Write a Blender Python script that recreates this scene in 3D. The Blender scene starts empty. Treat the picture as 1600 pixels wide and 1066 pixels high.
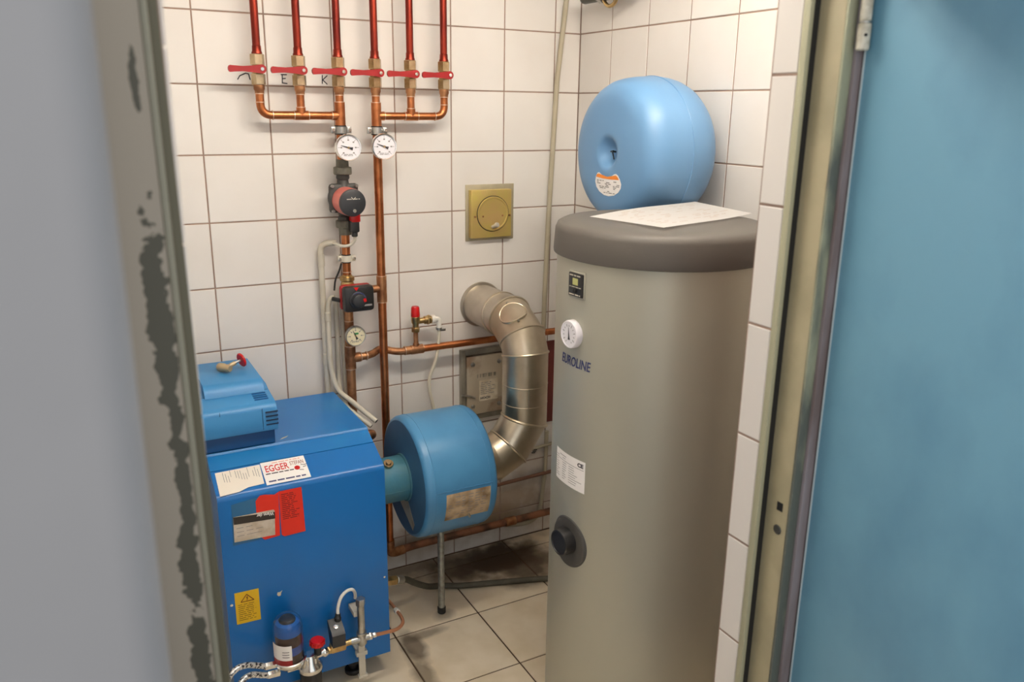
import bpy, bmesh, math, random
from mathutils import Vector, Matrix
random.seed(7)
PI = math.pi
scene = bpy.context.scene
C = scene.collection

# ------------------------------------------------------------------ camera
cam_d = bpy.data.cameras.new('camera')
cam = bpy.data.objects.new('camera', cam_d); C.objects.link(cam)
yaw, pitch, roll = 0.49957, -0.27732, 0.01348
fw = Vector((math.sin(yaw)*math.cos(pitch), math.cos(yaw)*math.cos(pitch), math.sin(pitch)))
rt = Vector((math.cos(yaw), -math.sin(yaw), 0)); up = rt.cross(fw)
r2 = rt*math.cos(roll)+up*math.sin(roll); u2 = -rt*math.sin(roll)+up*math.cos(roll)
m = Matrix((r2, u2, -fw)).transposed().to_4x4()
m.translation = Vector((-1.1935, -2.6403, 1.70))
cam.matrix_world = m
cam_d.sensor_fit = 'HORIZONTAL'; cam_d.sensor_width = 36.0
cam_d.lens = 1277.5/1600*36.0
cam_d.clip_start = 0.02
cam_d.dof.use_dof = True; cam_d.dof.focus_distance = 2.45; cam_d.dof.aperture_fstop = 4.2
scene.camera = cam

# ------------------------------------------------------------------ world, lamp level, exposure
world = bpy.data.worlds.new('world'); scene.world = world; world.use_nodes = True
bg = world.node_tree.nodes['Background']
bg.inputs[0].default_value = (1.0, 0.98, 0.955, 1); bg.inputs[1].default_value = 1.2
LAMP = 57.0
LAMP_COL = (1.0, 0.925, 0.82)
vs = scene.view_settings
vs.view_transform = 'Standard'; vs.look = 'None'; vs.gamma = 1.0; vs.exposure = 0.0
vs.use_curve_mapping = False

# ------------------------------------------------------------------ materials
def s(r, g, b):
    f = lambda c: (c/255/12.92 if c/255 <= .04045 else ((c/255+.055)/1.055)**2.4)
    return (f(r), f(g), f(b), 1)

def M(name, col, rough=.5, metal=0., col2=None, scale=8., lo=.4, hi=.65, bump=0., bscale=60., coat=0., aniso=0.,
      rough2=None, detail=4., stretch=None, rnd=0., spec=None):
    mt = bpy.data.materials.new(name); mt.use_nodes = True
    nt = mt.node_tree; N = nt.nodes; L = nt.links; b = N['Principled BSDF']
    b.inputs['Base Color'].default_value = col
    b.inputs['Roughness'].default_value = rough; b.inputs['Metallic'].default_value = metal
    if coat: b.inputs['Coat Weight'].default_value = coat; b.inputs['Coat Roughness'].default_value = .12
    if aniso: b.inputs['Anisotropic'].default_value = aniso
    if spec is not None: b.inputs['Specular IOR Level'].default_value = spec
    geo = N.new('ShaderNodeNewGeometry'); vec = geo.outputs['Position']
    if stretch:
        mp = N.new('ShaderNodeMapping'); mp.inputs['Scale'].default_value = stretch
        L.new(vec, mp.inputs[0]); vec = mp.outputs[0]
    out = None
    if col2 is not None:
        n = N.new('ShaderNodeTexNoise'); n.inputs['Scale'].default_value = scale; n.inputs['Detail'].default_value = detail
        L.new(vec, n.inputs['Vector'])
        r = N.new('ShaderNodeMapRange'); r.inputs[1].default_value = lo; r.inputs[2].default_value = hi
        L.new(n.outputs[0], r.inputs[0])
        mx = N.new('ShaderNodeMix'); mx.data_type = 'RGBA'
        mx.inputs[6].default_value = col; mx.inputs[7].default_value = col2
        L.new(r.outputs[0], mx.inputs[0]); out = mx.outputs[2]
        if rough2 is not None:
            q = N.new('ShaderNodeMapRange'); q.inputs[3].default_value = rough; q.inputs[4].default_value = rough2
            L.new(r.outputs[0], q.inputs[0]); L.new(q.outputs[0], b.inputs['Roughness'])
    if rnd:
        oi = N.new('ShaderNodeObjectInfo'); hs = N.new('ShaderNodeHueSaturation')
        r = N.new('ShaderNodeMapRange'); r.inputs[3].default_value = 1-rnd; r.inputs[4].default_value = 1+rnd
        L.new(oi.outputs['Random'], r.inputs[0]); L.new(r.outputs[0], hs.inputs['Value'])
        if out: L.new(out, hs.inputs['Color'])
        else: hs.inputs['Color'].default_value = col
        out = hs.outputs[0]
    if out: L.new(out, b.inputs['Base Color'])
    if bump:
        n = N.new('ShaderNodeTexNoise'); n.inputs['Scale'].default_value = bscale
        L.new(vec, n.inputs['Vector'])
        bp = N.new('ShaderNodeBump'); bp.inputs['Strength'].default_value = bump; bp.inputs['Distance'].default_value = .004
        L.new(n.outputs[0], bp.inputs['Height']); L.new(bp.outputs[0], b.inputs['Normal'])
    return mt

def add_stains(mt, spots, col, noise_scale=9., noise_amt=.6, sharp=.35):
    """Stains with a shape of their own: (x, y, z, radius_x, radius_y, radius_z, strength) in world space, broken up by noise."""
    nt = mt.node_tree; N = nt.nodes; L = nt.links; b = N['Principled BSDF']
    src = b.inputs['Base Color'].links
    cur = src[0].from_socket if src else None
    geo = N.new('ShaderNodeNewGeometry')
    nz = N.new('ShaderNodeTexNoise'); nz.inputs['Scale'].default_value = noise_scale; nz.inputs['Detail'].default_value = 6
    L.new(geo.outputs['Position'], nz.inputs['Vector'])
    nn = N.new('ShaderNodeMath'); nn.operation = 'MULTIPLY_ADD'; nn.inputs[1].default_value = noise_amt*2; nn.inputs[2].default_value = -noise_amt
    L.new(nz.outputs[0], nn.inputs[0])
    for (x, y, z, rx, ry, rz, st) in spots:
        sub = N.new('ShaderNodeVectorMath'); sub.operation = 'SUBTRACT'; sub.inputs[1].default_value = (x, y, z)
        L.new(geo.outputs['Position'], sub.inputs[0])
        dv = N.new('ShaderNodeVectorMath'); dv.operation = 'DIVIDE'; dv.inputs[1].default_value = (rx, ry, rz)
        L.new(sub.outputs[0], dv.inputs[0])
        ln = N.new('ShaderNodeVectorMath'); ln.operation = 'LENGTH'; L.new(dv.outputs[0], ln.inputs[0])
        ad = N.new('ShaderNodeMath'); ad.operation = 'ADD'; L.new(ln.outputs['Value'], ad.inputs[0]); L.new(nn.outputs[0], ad.inputs[1])
        mr = N.new('ShaderNodeMapRange'); mr.inputs[1].default_value = 1.0; mr.inputs[2].default_value = sharp
        mr.inputs[3].default_value = 0; mr.inputs[4].default_value = st
        L.new(ad.outputs[0], mr.inputs[0])
        mx = N.new('ShaderNodeMix'); mx.data_type = 'RGBA'; mx.inputs[7].default_value = col
        if cur: L.new(cur, mx.inputs[6])
        else: mx.inputs[6].default_value = b.inputs['Base Color'].default_value
        L.new(mr.outputs[0], mx.inputs[0]); cur = mx.outputs[2]
    L.new(cur, b.inputs['Base Color'])

m_tile = M('wall_tile_glaze', (.80, .775, .74, 1), .22, col2=(.76, .725, .68, 1), scale=3, bump=.05, bscale=14, rnd=.02)
add_stains(m_tile, [(.20, 0, .16, .42, .2, .16, .75), (-.2, 0, .08, .30, .2, .09, .55), (.10, 0, .13, .22, .2, .07, .7),
                    (.36, 0, .30, .14, .2, .10, .3), (.10, 0, .90, .20, .2, .16, .12)], (.30, .21, .12, 1), 11, .55)
m_grout = M('grout', s(158, 134, 120), .9, col2=s(132, 110, 98), scale=5)
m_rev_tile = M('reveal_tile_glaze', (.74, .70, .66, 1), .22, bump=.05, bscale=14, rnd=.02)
m_ftile = M('floor_tile', s(236, 222, 198), .5, col2=s(224, 208, 180), scale=9, detail=8, rnd=.03, bump=.05, bscale=90)
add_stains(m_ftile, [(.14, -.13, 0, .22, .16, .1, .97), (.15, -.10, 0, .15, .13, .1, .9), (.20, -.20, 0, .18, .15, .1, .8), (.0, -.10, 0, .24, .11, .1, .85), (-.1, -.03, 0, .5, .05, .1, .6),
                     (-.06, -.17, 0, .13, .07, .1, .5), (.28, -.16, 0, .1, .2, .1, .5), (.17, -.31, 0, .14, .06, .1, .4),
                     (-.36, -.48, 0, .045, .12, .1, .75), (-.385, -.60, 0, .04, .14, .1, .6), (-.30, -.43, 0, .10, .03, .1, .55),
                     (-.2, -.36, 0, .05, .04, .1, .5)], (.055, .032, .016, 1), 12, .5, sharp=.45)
m_fgrout = M('floor_grout', s(92, 72, 54), .95, col2=s(70, 52, 38), scale=20)
m_plaster = M('white_plaster', s(225, 222, 215), .85, bump=.1, bscale=200)
m_corr = M('corridor_paint', s(144, 145, 149), .6, col2=s(139, 140, 144), scale=4)
m_cfloor = M('corridor_floor', s(130, 125, 118), .6, col2=s(110, 106, 100), scale=6)
m_cream = M('frame_paint_cream', s(174, 163, 132), .45, col2=s(158, 149, 120), scale=10, bump=.15, bscale=30)
m_fgreen = M('frame_paint_worn', s(150, 152, 128), .5, col2=s(92, 96, 88), scale=14, lo=.45, hi=.58, stretch=(1, 1, .35))
m_fgrey = M('frame_edge_grey', s(138, 130, 134), .6, col2=s(112, 98, 96), scale=20, stretch=(1, 1, .2))
m_lip = M('frame_lip', s(162, 160, 134), .4)
m_seal = M('rubber_seal', (.012, .012, .012, 1), .6)
m_peel = M('peeling_paint', s(158, 149, 136), .6)
add_stains(m_peel, [(-1.1215, -1.75, 1.505, .012, .2, .085, 1.), (-1.119, -1.75, 1.42, .009, .2, .08, 1.), (-1.1155, -1.75, 1.29, .008, .2, .07, 1.), (-1.118, -1.75, 1.20, .010, .2, .07, 1.),
                    (-1.1175, -1.75, 1.07, .010, .2, .10, 1.), (-1.116, -1.75, .93, .011, .2, .09, 1.), (-1.116, -1.75, .75, .012, .2, .12, 1.), (-1.1215, -1.75, 1.72, .004, .2, .03, 1.)], s(78, 76, 65), 70, 1.15, sharp=.96)
m_frimL = M('frame_rim', s(140, 138, 122), .5)
m_door = M('door_blue', s(105, 154, 178), .42, col2=s(86, 133, 161), scale=5, stretch=(1, 1.2, .8), detail=7, lo=.45, hi=.8)
m_dedge = M('door_edge', s(190, 205, 210), .4)
m_hinge = M('hinge_paint', s(205, 200, 185), .35, col2=s(165, 158, 140), scale=60)
m_black = M('black_plastic', (.016, .016, .017, 1), .38)
m_dark = M('dark_hole', (.006, .006, .006, 1), .8)
m_copper = M('copper', (.56, .21, .085, 1), .34, 1., col2=(.36, .12, .045, 1), scale=22, rough2=.45)
m_copred = M('copper_red', (.27, .035, .018, 1), .28, .85, col2=(.13, .016, .012, 1), scale=12, rough2=.38, stretch=(1, 1, .4))
m_copold = M('copper_oxidised', (.50, .25, .12, 1), .42, .85, col2=(.26, .115, .055, 1), scale=30, rough2=.55)
m_solder = M('solder_ring', (.72, .52, .38, 1), .4, .8)
m_brass = M('brass', (.60, .43, .20, 1), .34, 1., col2=(.42, .29, .13, 1), scale=50)
m_brassn = M('brass_nickel', (.56, .44, .28, 1), .26, 1., col2=(.40, .29, .16, 1), scale=30)
m_red = M('red_lever', s(154, 12, 18), .38)
m_redcap = M('red_cap', s(190, 14, 18), .3)
m_steel = M('galvanised', (.52, .52, .50, 1), .35, 1., col2=(.38, .38, .36, 1), scale=40)
m_chrome = M('chrome', (.78, .78, .76, 1), .2, 1.)
m_white = M('white_dial', s(236, 234, 240), .35)
m_whitep = M('white_plastic', s(232, 228, 218), .4)
m_cream2 = M('cream_dial', s(226, 216, 184), .4)
m_ink = M('ink', (.03, .03, .04, 1), .7)
m_inkgrey = M('ink_grey', (.25, .24, .24, 1), .8)
m_inkred = M('ink_red', s(205, 42, 40), .7)
m_inkblue = M('ink_blue', s(52, 60, 108), .6)
m_iron = M('cast_iron', s(116, 113, 100), .55, .15, col2=s(88, 86, 76), scale=30, bump=.2, bscale=150)
m_pumpgrey = M('pump_casting', s(66, 66, 64), .5, .3)
m_pumpred = M('pump_red', s(204, 112, 102), .5)
m_pumpblk = M('pump_face', s(44, 46, 50), .42)
m_conduit = M('conduit', s(205, 200, 186), .45, col2=s(192, 186, 170), scale=8)
m_conduit2 = M('conduit_aged', s(180, 172, 150), .5, col2=s(170, 161, 138), scale=9)
m_yzinc = M('yellow_zinc', (.56, .46, .12, 1), .36, .45, col2=(.58, .40, .16, 1), scale=14, lo=.4, hi=.7)
m_zincback = M('zinc_back', (.48, .43, .30, 1), .45, .4, col2=(.40, .36, .25, 1), scale=14)
m_flue = M('flue_steel', (.70, .63, .51, 1), .29, 1., col2=(.50, .43, .32, 1), scale=7, rough2=.40)
m_flued = M('flue_steel_dull', (.56, .51, .43, 1), .36, .9, col2=(.46, .41, .34, 1), scale=12)
m_sootf = M('soot_frame', (.36, .34, .28, 1), .42, .6, col2=(.22, .20, .16, 1), scale=10)
m_sootp = M('soot_plate', (.60, .53, .41, 1), .40, .45, col2=(.34, .23, .15, 1), scale=11, lo=.5, hi=.66, detail=8)
m_redbrd = M('dark_red_board', s(104, 38, 32), .5)
m_paper = M('paper', s(246, 244, 242), .8)
m_paperold = M('paper_old', s(228, 218, 196), .8, col2=s(205, 190, 160), scale=30)
m_paperbrn = M('paper_stained', s(196, 172, 140), .7, col2=s(120, 96, 66), scale=24, lo=.4, hi=.7, detail=8)
m_orange = M('orange_print', s(240, 142, 52), .6)
m_yellow = M('yellow_sticker', s(222, 180, 24), .45)
m_redst = M('red_sticker', s(222, 44, 22), .5)
m_boil = M('boiler_blue', s(12, 104, 178), .30, col2=s(14, 100, 171), scale=4, bump=.02, bscale=12)
m_boil2 = M('boiler_blue_lit_top', s(18, 108, 180), .32, col2=s(30, 116, 180), scale=6)  # same paint as the casing, lightened for the light falling on top
m_burn = M('burner_cover_blue', s(52, 130, 188), .42, bump=.04, bscale=300)
m_burnd = M('burner_base_blue', s(22, 78, 132), .45)
m_groove = M('groove', s(8, 34, 66), .7)
m_drum = M('drum_blue', s(76, 140, 186), .34, col2=s(68, 128, 174), scale=6, bump=.04, bscale=20)
m_drumf = M('drum_end_blue', s(70, 116, 154), .5, col2=s(58, 102, 140), scale=7)
m_stub = M('stub_blue', s(58, 118, 140), .5, col2=s(70, 120, 130), scale=16, bump=.2, bscale=60)
m_vessel = M('vessel_blue', s(102, 146, 188), .38)
m_tank = M('tank_jacket', s(178, 177, 163), .42, .35, bump=.03, bscale=160)
m_lid = M('tank_lid', s(86, 82, 77), .55, bump=.08, bscale=300)
m_lidk = M('flange_grey', s(74, 72, 68), .5)
m_glassy = bpy.data.materials.new('clear_bowl'); m_glassy.use_nodes = True
_b = m_glassy.node_tree.nodes['Principled BSDF']
_b.inputs['Base Color'].default_value = (.92, .95, 1, 1); _b.inputs['Roughness'].default_value = .05
_b.inputs['Transmission Weight'].default_value = 1.; _b.inputs['IOR'].default_value = 1.3
m_oil = M('dark_oil', s(74, 44, 34), .3)
m_bluecap = M('blue_float', s(40, 110, 190), .35)
m_hose = M('hose_grey', s(88, 84, 70), .6, col2=s(72, 68, 56), scale=20)
m_pvc = M('clear_hose', s(214, 206, 186), .35)
m_braid = M('braided_hose', (.75, .75, .74, 1), .35, .6, col2=(.05, .05, .06, 1), scale=150, lo=.52, hi=.56)
m_green = M('dark_green_paint', s(36, 44, 38), .35, col2=s(58, 62, 44), scale=20)
m_gwasher = M('leg_galv', (.40, .41, .38, 1), .45, .7, col2=(.26, .26, .23, 1), scale=60)
m_lcd = M('lcd', s(186, 188, 120), .3)

# ------------------------------------------------------------------ mesh helpers (all in world coordinates)
def bm_new(): return bmesh.new()

def wloc(o):
    v = Vector((0, 0, 0))
    while o is not None:
        v = v + o.location; o = o.parent
    return v

def obj(name, bm, mat, parent=None, smooth=None):
    me = bpy.data.meshes.new(name)
    bmesh.ops.recalc_face_normals(bm, faces=bm.faces)
    off = wloc(parent)
    if off.length > 0: bmesh.ops.translate(bm, verts=bm.verts, vec=-off)
    ang = math.radians(38) if smooth is None else smooth
    for f in bm.faces: f.smooth = True
    for e in bm.edges:
        if len(e.link_faces) == 2 and e.calc_face_angle(0) > ang: e.smooth = False
    bm.to_mesh(me); bm.free()
    me.materials.append(mat)
    o = bpy.data.objects.new(name, me); C.objects.link(o)
    if parent is not None: o.parent = parent
    return o

def tag(o, label, cat, group=None):
    o['label'] = label; o['category'] = cat
    if group: o['group'] = group
    return o

def thing(name, label, cat, loc, group=None):
    o = bpy.data.objects.new(name, None); C.objects.link(o); o.location = loc; o.empty_display_size = .05
    return tag(o, label, cat, group)

def struct(name, bm, mat):
    o = obj(name, bm, mat); o['kind'] = 'structure'; return o

def dup(root, loc, label=None):
    r = root.copy(); C.objects.link(r); r.location = loc
    if label: r['label'] = label
    for ch in list(root.children):
        c = ch.copy(); C.objects.link(c); c.parent = r
        for g in ch.children:
            d = g.copy(); C.objects.link(d); d.parent = c
    return r

def box(bm, x0, x1, y0, y1, z0, z1, bev=0.):
    t = bm if bev == 0 else bmesh.new()
    vs_ = [t.verts.new((x, y, z)) for x in (x0, x1) for y in (y0, y1) for z in (z0, z1)]
    for q in ((0, 1, 3, 2), (4, 6, 7, 5), (0, 4, 5, 1), (2, 3, 7, 6), (0, 2, 6, 4), (1, 5, 7, 3)):
        t.faces.new([vs_[i] for i in q])
    if bev:
        bmesh.ops.bevel(t, geom=list(t.edges), offset=bev, segments=2, affect='EDGES', profile=.5)
        merge(bm, t)
    return bm

def merge(bm, t, mtx=None):
    if mtx is not None: bmesh.ops.transform(t, matrix=mtx, verts=t.verts)
    mp = {v: bm.verts.new(v.co) for v in t.verts}
    for f in t.faces:
        try: bm.faces.new([mp[v] for v in f.verts])
        except ValueError: pass
    t.free()
    return bm

def frame_of(d):
    d = d.normalized()
    a = Vector((0, 0, 1)) if abs(d.z) < .9 else Vector((1, 0, 0))
    x = d.cross(a).normalized(); return x, d.cross(x).normalized(), d

def lathe(bm, prof, origin, axis, seg=32, cap0=True, cap1=True, ang0=0.):
    """prof: list of (radius, distance along axis)."""
    x, y, d = frame_of(Vector(axis)); o = Vector(origin)
    rings = []
    for r, h in prof:
        if r < 1e-6: rings.append([bm.verts.new(o+d*h)])
        else: rings.append([bm.verts.new(o+d*h+(x*math.cos(ang0+2*PI*i/seg)+y*math.sin(ang0+2*PI*i/seg))*r) for i in range(seg)])
    for a, b in zip(rings, rings[1:]):
        if len(a) == 1 and len(b) == 1: continue
        for i in range(seg):
            j = (i+1) % seg
            if len(a) == 1: bm.faces.new((a[0], b[j], b[i]))
            elif len(b) == 1: bm.faces.new((a[i], a[j], b[0]))
            else: bm.faces.new((a[i], a[j], b[j], b[i]))
    if cap0 and len(rings[0]) > 1: bm.faces.new(list(reversed(rings[0])))
    if cap1 and len(rings[-1]) > 1: bm.faces.new(rings[-1])
    return bm

def cyl(bm, p0, p1, r, seg=20, r1=None):
    a = Vector(p0); b = Vector(p1)
    return lathe(bm, [(r, 0), (r if r1 is None else r1, (b-a).length)], a, b-a, seg)

def ccyl(bm, p0, p1, r, ch=.0015, seg=24):
    a = Vector(p0); b = Vector(p1); L = (b-a).length
    return lathe(bm, [(r-ch, 0), (r, ch), (r, L-ch), (r-ch, L)], a, b-a, seg)

def hexnut(bm, p0, p1, af, ch=.0015):
    a = Vector(p0); b = Vector(p1); L = (b-a).length; r = af/2/math.cos(PI/6)
    return lathe(bm, [(r*.93, 0), (r, ch), (r, L-ch), (r*.93, L)], a, b-a, 6, ang0=PI/6)

def tube(bm, pts, r, seg=14, cap=True, rings_out=None, closed=False):
    P = [Vector(p) for p in pts]; n = len(P)
    def dirn(i):
        return (P[(i+1) % n]-P[i]).normalized()
    d0 = dirn(0); x, y, _ = frame_of(d0)
    rings = []; prev = d0
    for i in range(n):
        if i == 0 and not closed: t = dirn(0); din = t
        elif i == n-1 and not closed: t = dirn(n-2); din = t
        else:
            din = dirn((i-1) % n) ; t = (din+dirn(i)).normalized()
        q = prev.rotation_difference(din)
        x = q @ x; y = q @ y; prev = din
        ring = []
        dd = din.dot(t)
        for k in range(seg):
            o = (x*math.cos(2*PI*k/seg)+y*math.sin(2*PI*k/seg))*r
            o = o - din*(o.dot(t)/max(dd, .3))      # project onto the mitre plane
            ring.append(bm.verts.new(P[i]+o))
        rings.append(ring)
    pairs = list(zip(rings, rings[1:]))
    for a, b in pairs:
        for k in range(seg):
            j = (k+1) % seg; bm.faces.new((a[k], a[j], b[j], b[k]))
    if cap and not closed:
        bm.faces.new(list(reversed(rings[0]))); bm.faces.new(rings[-1])
    if rings_out is not None:
        for rg in rings: rings_out.append([v.co.copy() for v in rg])
    return bm

def loop_tube(bm, pts, r, seg=8):
    P = [Vector(p) for p in pts]; n = len(P); cen = sum(P, Vector())/n; rings = []
    for i in range(n):
        t = (P[(i+1) % n]-P[i-1]).normalized(); x = (P[i]-cen).normalized(); x = (x-t*x.dot(t)).normalized(); y = t.cross(x)
        rings.append([bm.verts.new(P[i]+(x*math.cos(2*PI*k/seg)+y*math.sin(2*PI*k/seg))*r) for k in range(seg)])
    for i in range(n):
        a = rings[i]; b = rings[(i+1) % n]
        for k in range(seg):
            j = (k+1) % seg; bm.faces.new((a[k], a[j], b[j], b[k]))
    return bm

def smooth_path(pts, rad=None, n=6):
    """Round the corners of a polyline with arcs (rad) - quadratic blends."""
    P = [Vector(p) for p in pts]; out = [P[0]]
    for i in range(1, len(P)-1):
        a = (P[i-1]-P[i]); b = (P[i+1]-P[i]); rr = min(rad, a.length*.49, b.length*.49)
        p = P[i]+a.normalized()*rr; q = P[i]+b.normalized()*rr
        for k in range(n+1):
            t = k/n; out.append(p*(1-t)**2+P[i]*2*t*(1-t)+q*t*t)
    out.append(P[-1]); return out

def spline(pts, n=8):
    P = [Vector(p) for p in pts]; out = []
    for i in range(len(P)-1):
        p0 = P[max(i-1, 0)]; p1 = P[i]; p2 = P[i+1]; p3 = P[min(i+2, len(P)-1)]
        for k in range(n):
            t = k/n
            out.append(.5*((2*p1)+(p2-p0)*t+(2*p0-5*p1+4*p2-p3)*t*t+(3*p1-p0-3*p2+p3)*t**3))
    out.append(P[-1]); return out

def prism_x(bm, yz, x0, x1):
    a = [bm.verts.new((x0, y, z)) for y, z in yz]; b = [bm.verts.new((x1, y, z)) for y, z in yz]
    n = len(yz)
    bm.faces.new(a); bm.faces.new(list(reversed(b)))
    for i in range(n):
        j = (i+1) % n; bm.faces.new((a[i], b[i], b[j], a[j]))
    return bm

def bevel_all(bm, off, seg=2, ang=.6):
    es = [e for e in bm.edges if len(e.link_faces) == 2 and e.calc_face_angle(0) > ang]
    bmesh.ops.bevel(bm, geom=es, offset=off, segments=seg, affect='EDGES', profile=.5)
    return bm

def plate(bm, o, u, v, pts, th):
    """flat plate with outline pts (in u,v) and thickness th along u x v; o = origin on the back"""
    o = Vector(o); u = Vector(u).normalized(); v = Vector(v).normalized(); n = u.cross(v)
    a = [bm.verts.new(o+u*p+v*q) for p, q in pts]; b = [bm.verts.new(o+u*p+v*q+n*th) for p, q in pts]
    bm.faces.new(list(reversed(a))); bm.faces.new(b)
    for i in range(len(pts)):
        j = (i+1) % len(pts); bm.faces.new((a[i], a[j], b[j], b[i]))
    return bm

def rect(w, h): return [(0, 0), (w, 0), (w, h), (0, h)]

def print_lines(bm, o, u, v, x0, x1, y0, y1, rows, fill=.55, frac=.8, seed=1):
    """rows of word-like bars between (x0,y0) and (x1,y1) on the sheet; y downwards from y1"""
    rr = random.Random(seed); hgt = (y1-y0)/rows
    for k in range(rows):
        x = x0; end = x0+(x1-x0)*(frac+(1-frac)*rr.random())
        while x < end-1e-4:
            w = hgt*(1.2+3*rr.random()); w = min(w, end-x)
            plate(bm, Vector(o)+Vector(u)*x+Vector(v)*(y1-hgt*(k+.5+fill/2)), u, v, rect(w, hgt*fill), .0002)
            x += w+hgt*.6
    return bm

def text_bm(txt, size, mapf, bold=0.):
    cu = bpy.data.curves.new('t', 'FONT'); cu.body = txt; cu.size = size; cu.extrude = .0002; cu.offset = bold
    cu.resolution_u = 3
    o = bpy.data.objects.new('t', cu); C.objects.link(o)
    dg = bpy.context.evaluated_depsgraph_get(); dg.update()
    me = bpy.data.meshes.new_from_object(o.evaluated_get(dg))
    bm = bmesh.new(); bm.from_mesh(me)
    bpy.data.objects.remove(o); bpy.data.curves.remove(cu); bpy.data.meshes.remove(me)
    for v in bm.verts: v.co = mapf(v.co)
    return bm

def flatmap(o, u, v, sx=1., sy=1.):
    o = Vector(o); u = Vector(u).normalized(); v = Vector(v).normalized(); n = u.cross(v)
    return lambda c: o+u*(c.x*sx)+v*(c.y*sy)+n*c.z

# ================================================================== THE ROOM
XC, XL, YF, ZC = .512, -1.30, -1.632, 2.45
P_, PH = .203, .2036
G = .0021

def tile_mesh(w, h, th=.008, bv=.0012, name='tile'):
    bm = bmesh.new()
    lo = [bm.verts.new((x, y, 0)) for x, y in ((0, 0), (w, 0), (w, h), (0, h))]
    md = [bm.verts.new((x, y, th-bv)) for x, y in ((0, 0), (w, 0), (w, h), (0, h))]
    tp = [bm.verts.new((x, y, th)) for x, y in ((bv, bv), (w-bv, bv), (w-bv, h-bv), (bv, h-bv))]
    bm.faces.new(tp)
    for a, b in ((lo, md), (md, tp)):
        for i in range(4):
            j = (i+1) % 4; bm.faces.new((a[i], a[j], b[j], b[i]))
    me = bpy.data.meshes.new(name); bmesh.ops.recalc_face_normals(bm, faces=bm.faces); bm.to_mesh(me); bm.free()
    return me

_tm = {}
def tile(parent, mat, w, h, mtx, name='tile'):
    key = (round(w, 4), round(h, 4), mat.name)
    if key not in _tm:
        _tm[key] = tile_mesh(w, h, name=name); _tm[key].materials.append(mat)
    o = bpy.data.objects.new(name, _tm[key]); C.objects.link(o); o.parent = parent
    jit = Matrix.Rotation(random.gauss(0, .0006), 4, 'X') @ Matrix.Rotation(random.gauss(0, .0006), 4, 'Y')
    o.matrix_local = mtx @ jit
    return o

def lines(a, b, first, step):
    L = [a]
    k = math.ceil((a-first)/step-1e-6)
    x = first+k*step
    while x < b-1e-6:
        if x > a+.004: L.append(x)
        x += step
    L.append(b); return L

zl = lines(0, ZC, 1.96 % PH, PH)
TH = .008
# back wall
bm = bm_new(); box(bm, XL-.12, XC+.12, .0014, .14, 0, ZC)
wall_back = struct('wall_back', bm, m_grout)
xl = lines(XL, XC, 0, P_)
for xa, xb in zip(xl, xl[1:]):
    for za, zb in zip(zl, zl[1:]):
        mt = Matrix(((1, 0, 0, xa+G), (0, 0, -1, TH), (0, 1, 0, za+G), (0, 0, 0, 1)))
        tile(wall_back, m_tile, xb-xa-2*G, zb-za-2*G, mt)
# right wall
bm = bm_new(); box(bm, XC+.0014, XC+.12, YF-.06, .0014, 0, ZC)
wall_right = struct('wall_right', bm, m_grout)
yl = [0, -.1935]
while yl[-1] > YF+.203: yl.append(yl[-1]-P_)
yl.append(YF)
for ya, yb in zip(yl, yl[1:]):
    for za, zb in zip(zl, zl[1:]):
        # local x -> -Y, local y -> Z, local z -> -X
        mt = Matrix(((0, 0, -1, XC+TH), (-1, 0, 0, ya-G), (0, 1, 0, za+G), (0, 0, 0, 1)))
        tile(wall_right, m_tile, ya-yb-2*G, zb-za-2*G, mt)
# left wall
bm = bm_new(); box(bm, XL-.12, XL-.0014, YF-.06, .0014, 0, ZC)
wall_left = struct('wall_left', bm, m_grout)
for ya, yb in zip(yl, yl[1:]):
    for za, zb in zip(zl, zl[1:]):
        mt = Matrix(((0, 0, 1, XL-TH), (1, 0, 0, yb+G), (0, 1, 0, za+G), (0, 0, 0, 1)))
        tile(wall_left, m_tile, ya-yb-2*G, zb-za-2*G, mt)
# floor
bm = bm_new(); box(bm, XL-.12, XC+.12, YF-.02, .14, -.12, -.003)
floor = struct('floor', bm, m_fgrout)
fx = lines(XL, XC, -.092, .3045); fy = lines(YF-.02, 0, -.400, .3045)
GF = .0028
for xa, xb in zip(fx, fx[1:]):
    for ya, yb in zip(fy, fy[1:]):
        mt = Matrix.Translation((xa+GF, ya+GF, -TH))
        tile(floor, m_ftile, xb-xa-2*GF, yb-ya-2*GF, mt, 'floor_tile')
# ceiling
bm = bm_new(); box(bm, XL-.12, XC+.12, YF-.06, .14, ZC, ZC+.1)
struct('ceiling', bm, m_plaster)
# front wall with the doorway
DZ = 2.03
bm = bm_new()
box(bm, -.1788, XC+.12, -1.70, YF, 0, ZC)
box(bm, XL-.12, -1.0875, -1.70, YF, 0, ZC)
box(bm, -1.0875, -.1765, -1.70, YF, DZ, ZC)
wall_front = struct('wall_front', bm, m_grout)
for za, zb in zip(zl, zl[1:]):
    zb = min(zb, DZ)
    if zb-za < .02: continue
    mt = Matrix(((0, 0, -1, -.18+TH), (-1, 0, 0, YF-G), (0, 1, 0, za+G), (0, 0, 0, 1)))
    tile(wall_front, m_rev_tile, .056-2*G, zb-za-2*G, mt)
    mt = Matrix(((0, 0, 1, -1.082-TH), (1, 0, 0, -1.688+G), (0, 1, 0, za+G), (0, 0, 0, 1)))
    tile(wall_front, m_rev_tile, .056-2*G, zb-za-2*G, mt)
bm = bm_new(); box(bm, XL-.9, -1.1675, -2.13, -1.702, 0, 2.6)
bmesh.ops.bevel(bm, geom=[e for e in bm.edges if all(abs(v.co.x+1.1675) < 1e-5 and abs(v.co.y+2.13) < 1e-5 for v in e.verts)],
                offset=.028, segments=8, affect='EDGES', profile=.5)
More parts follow.
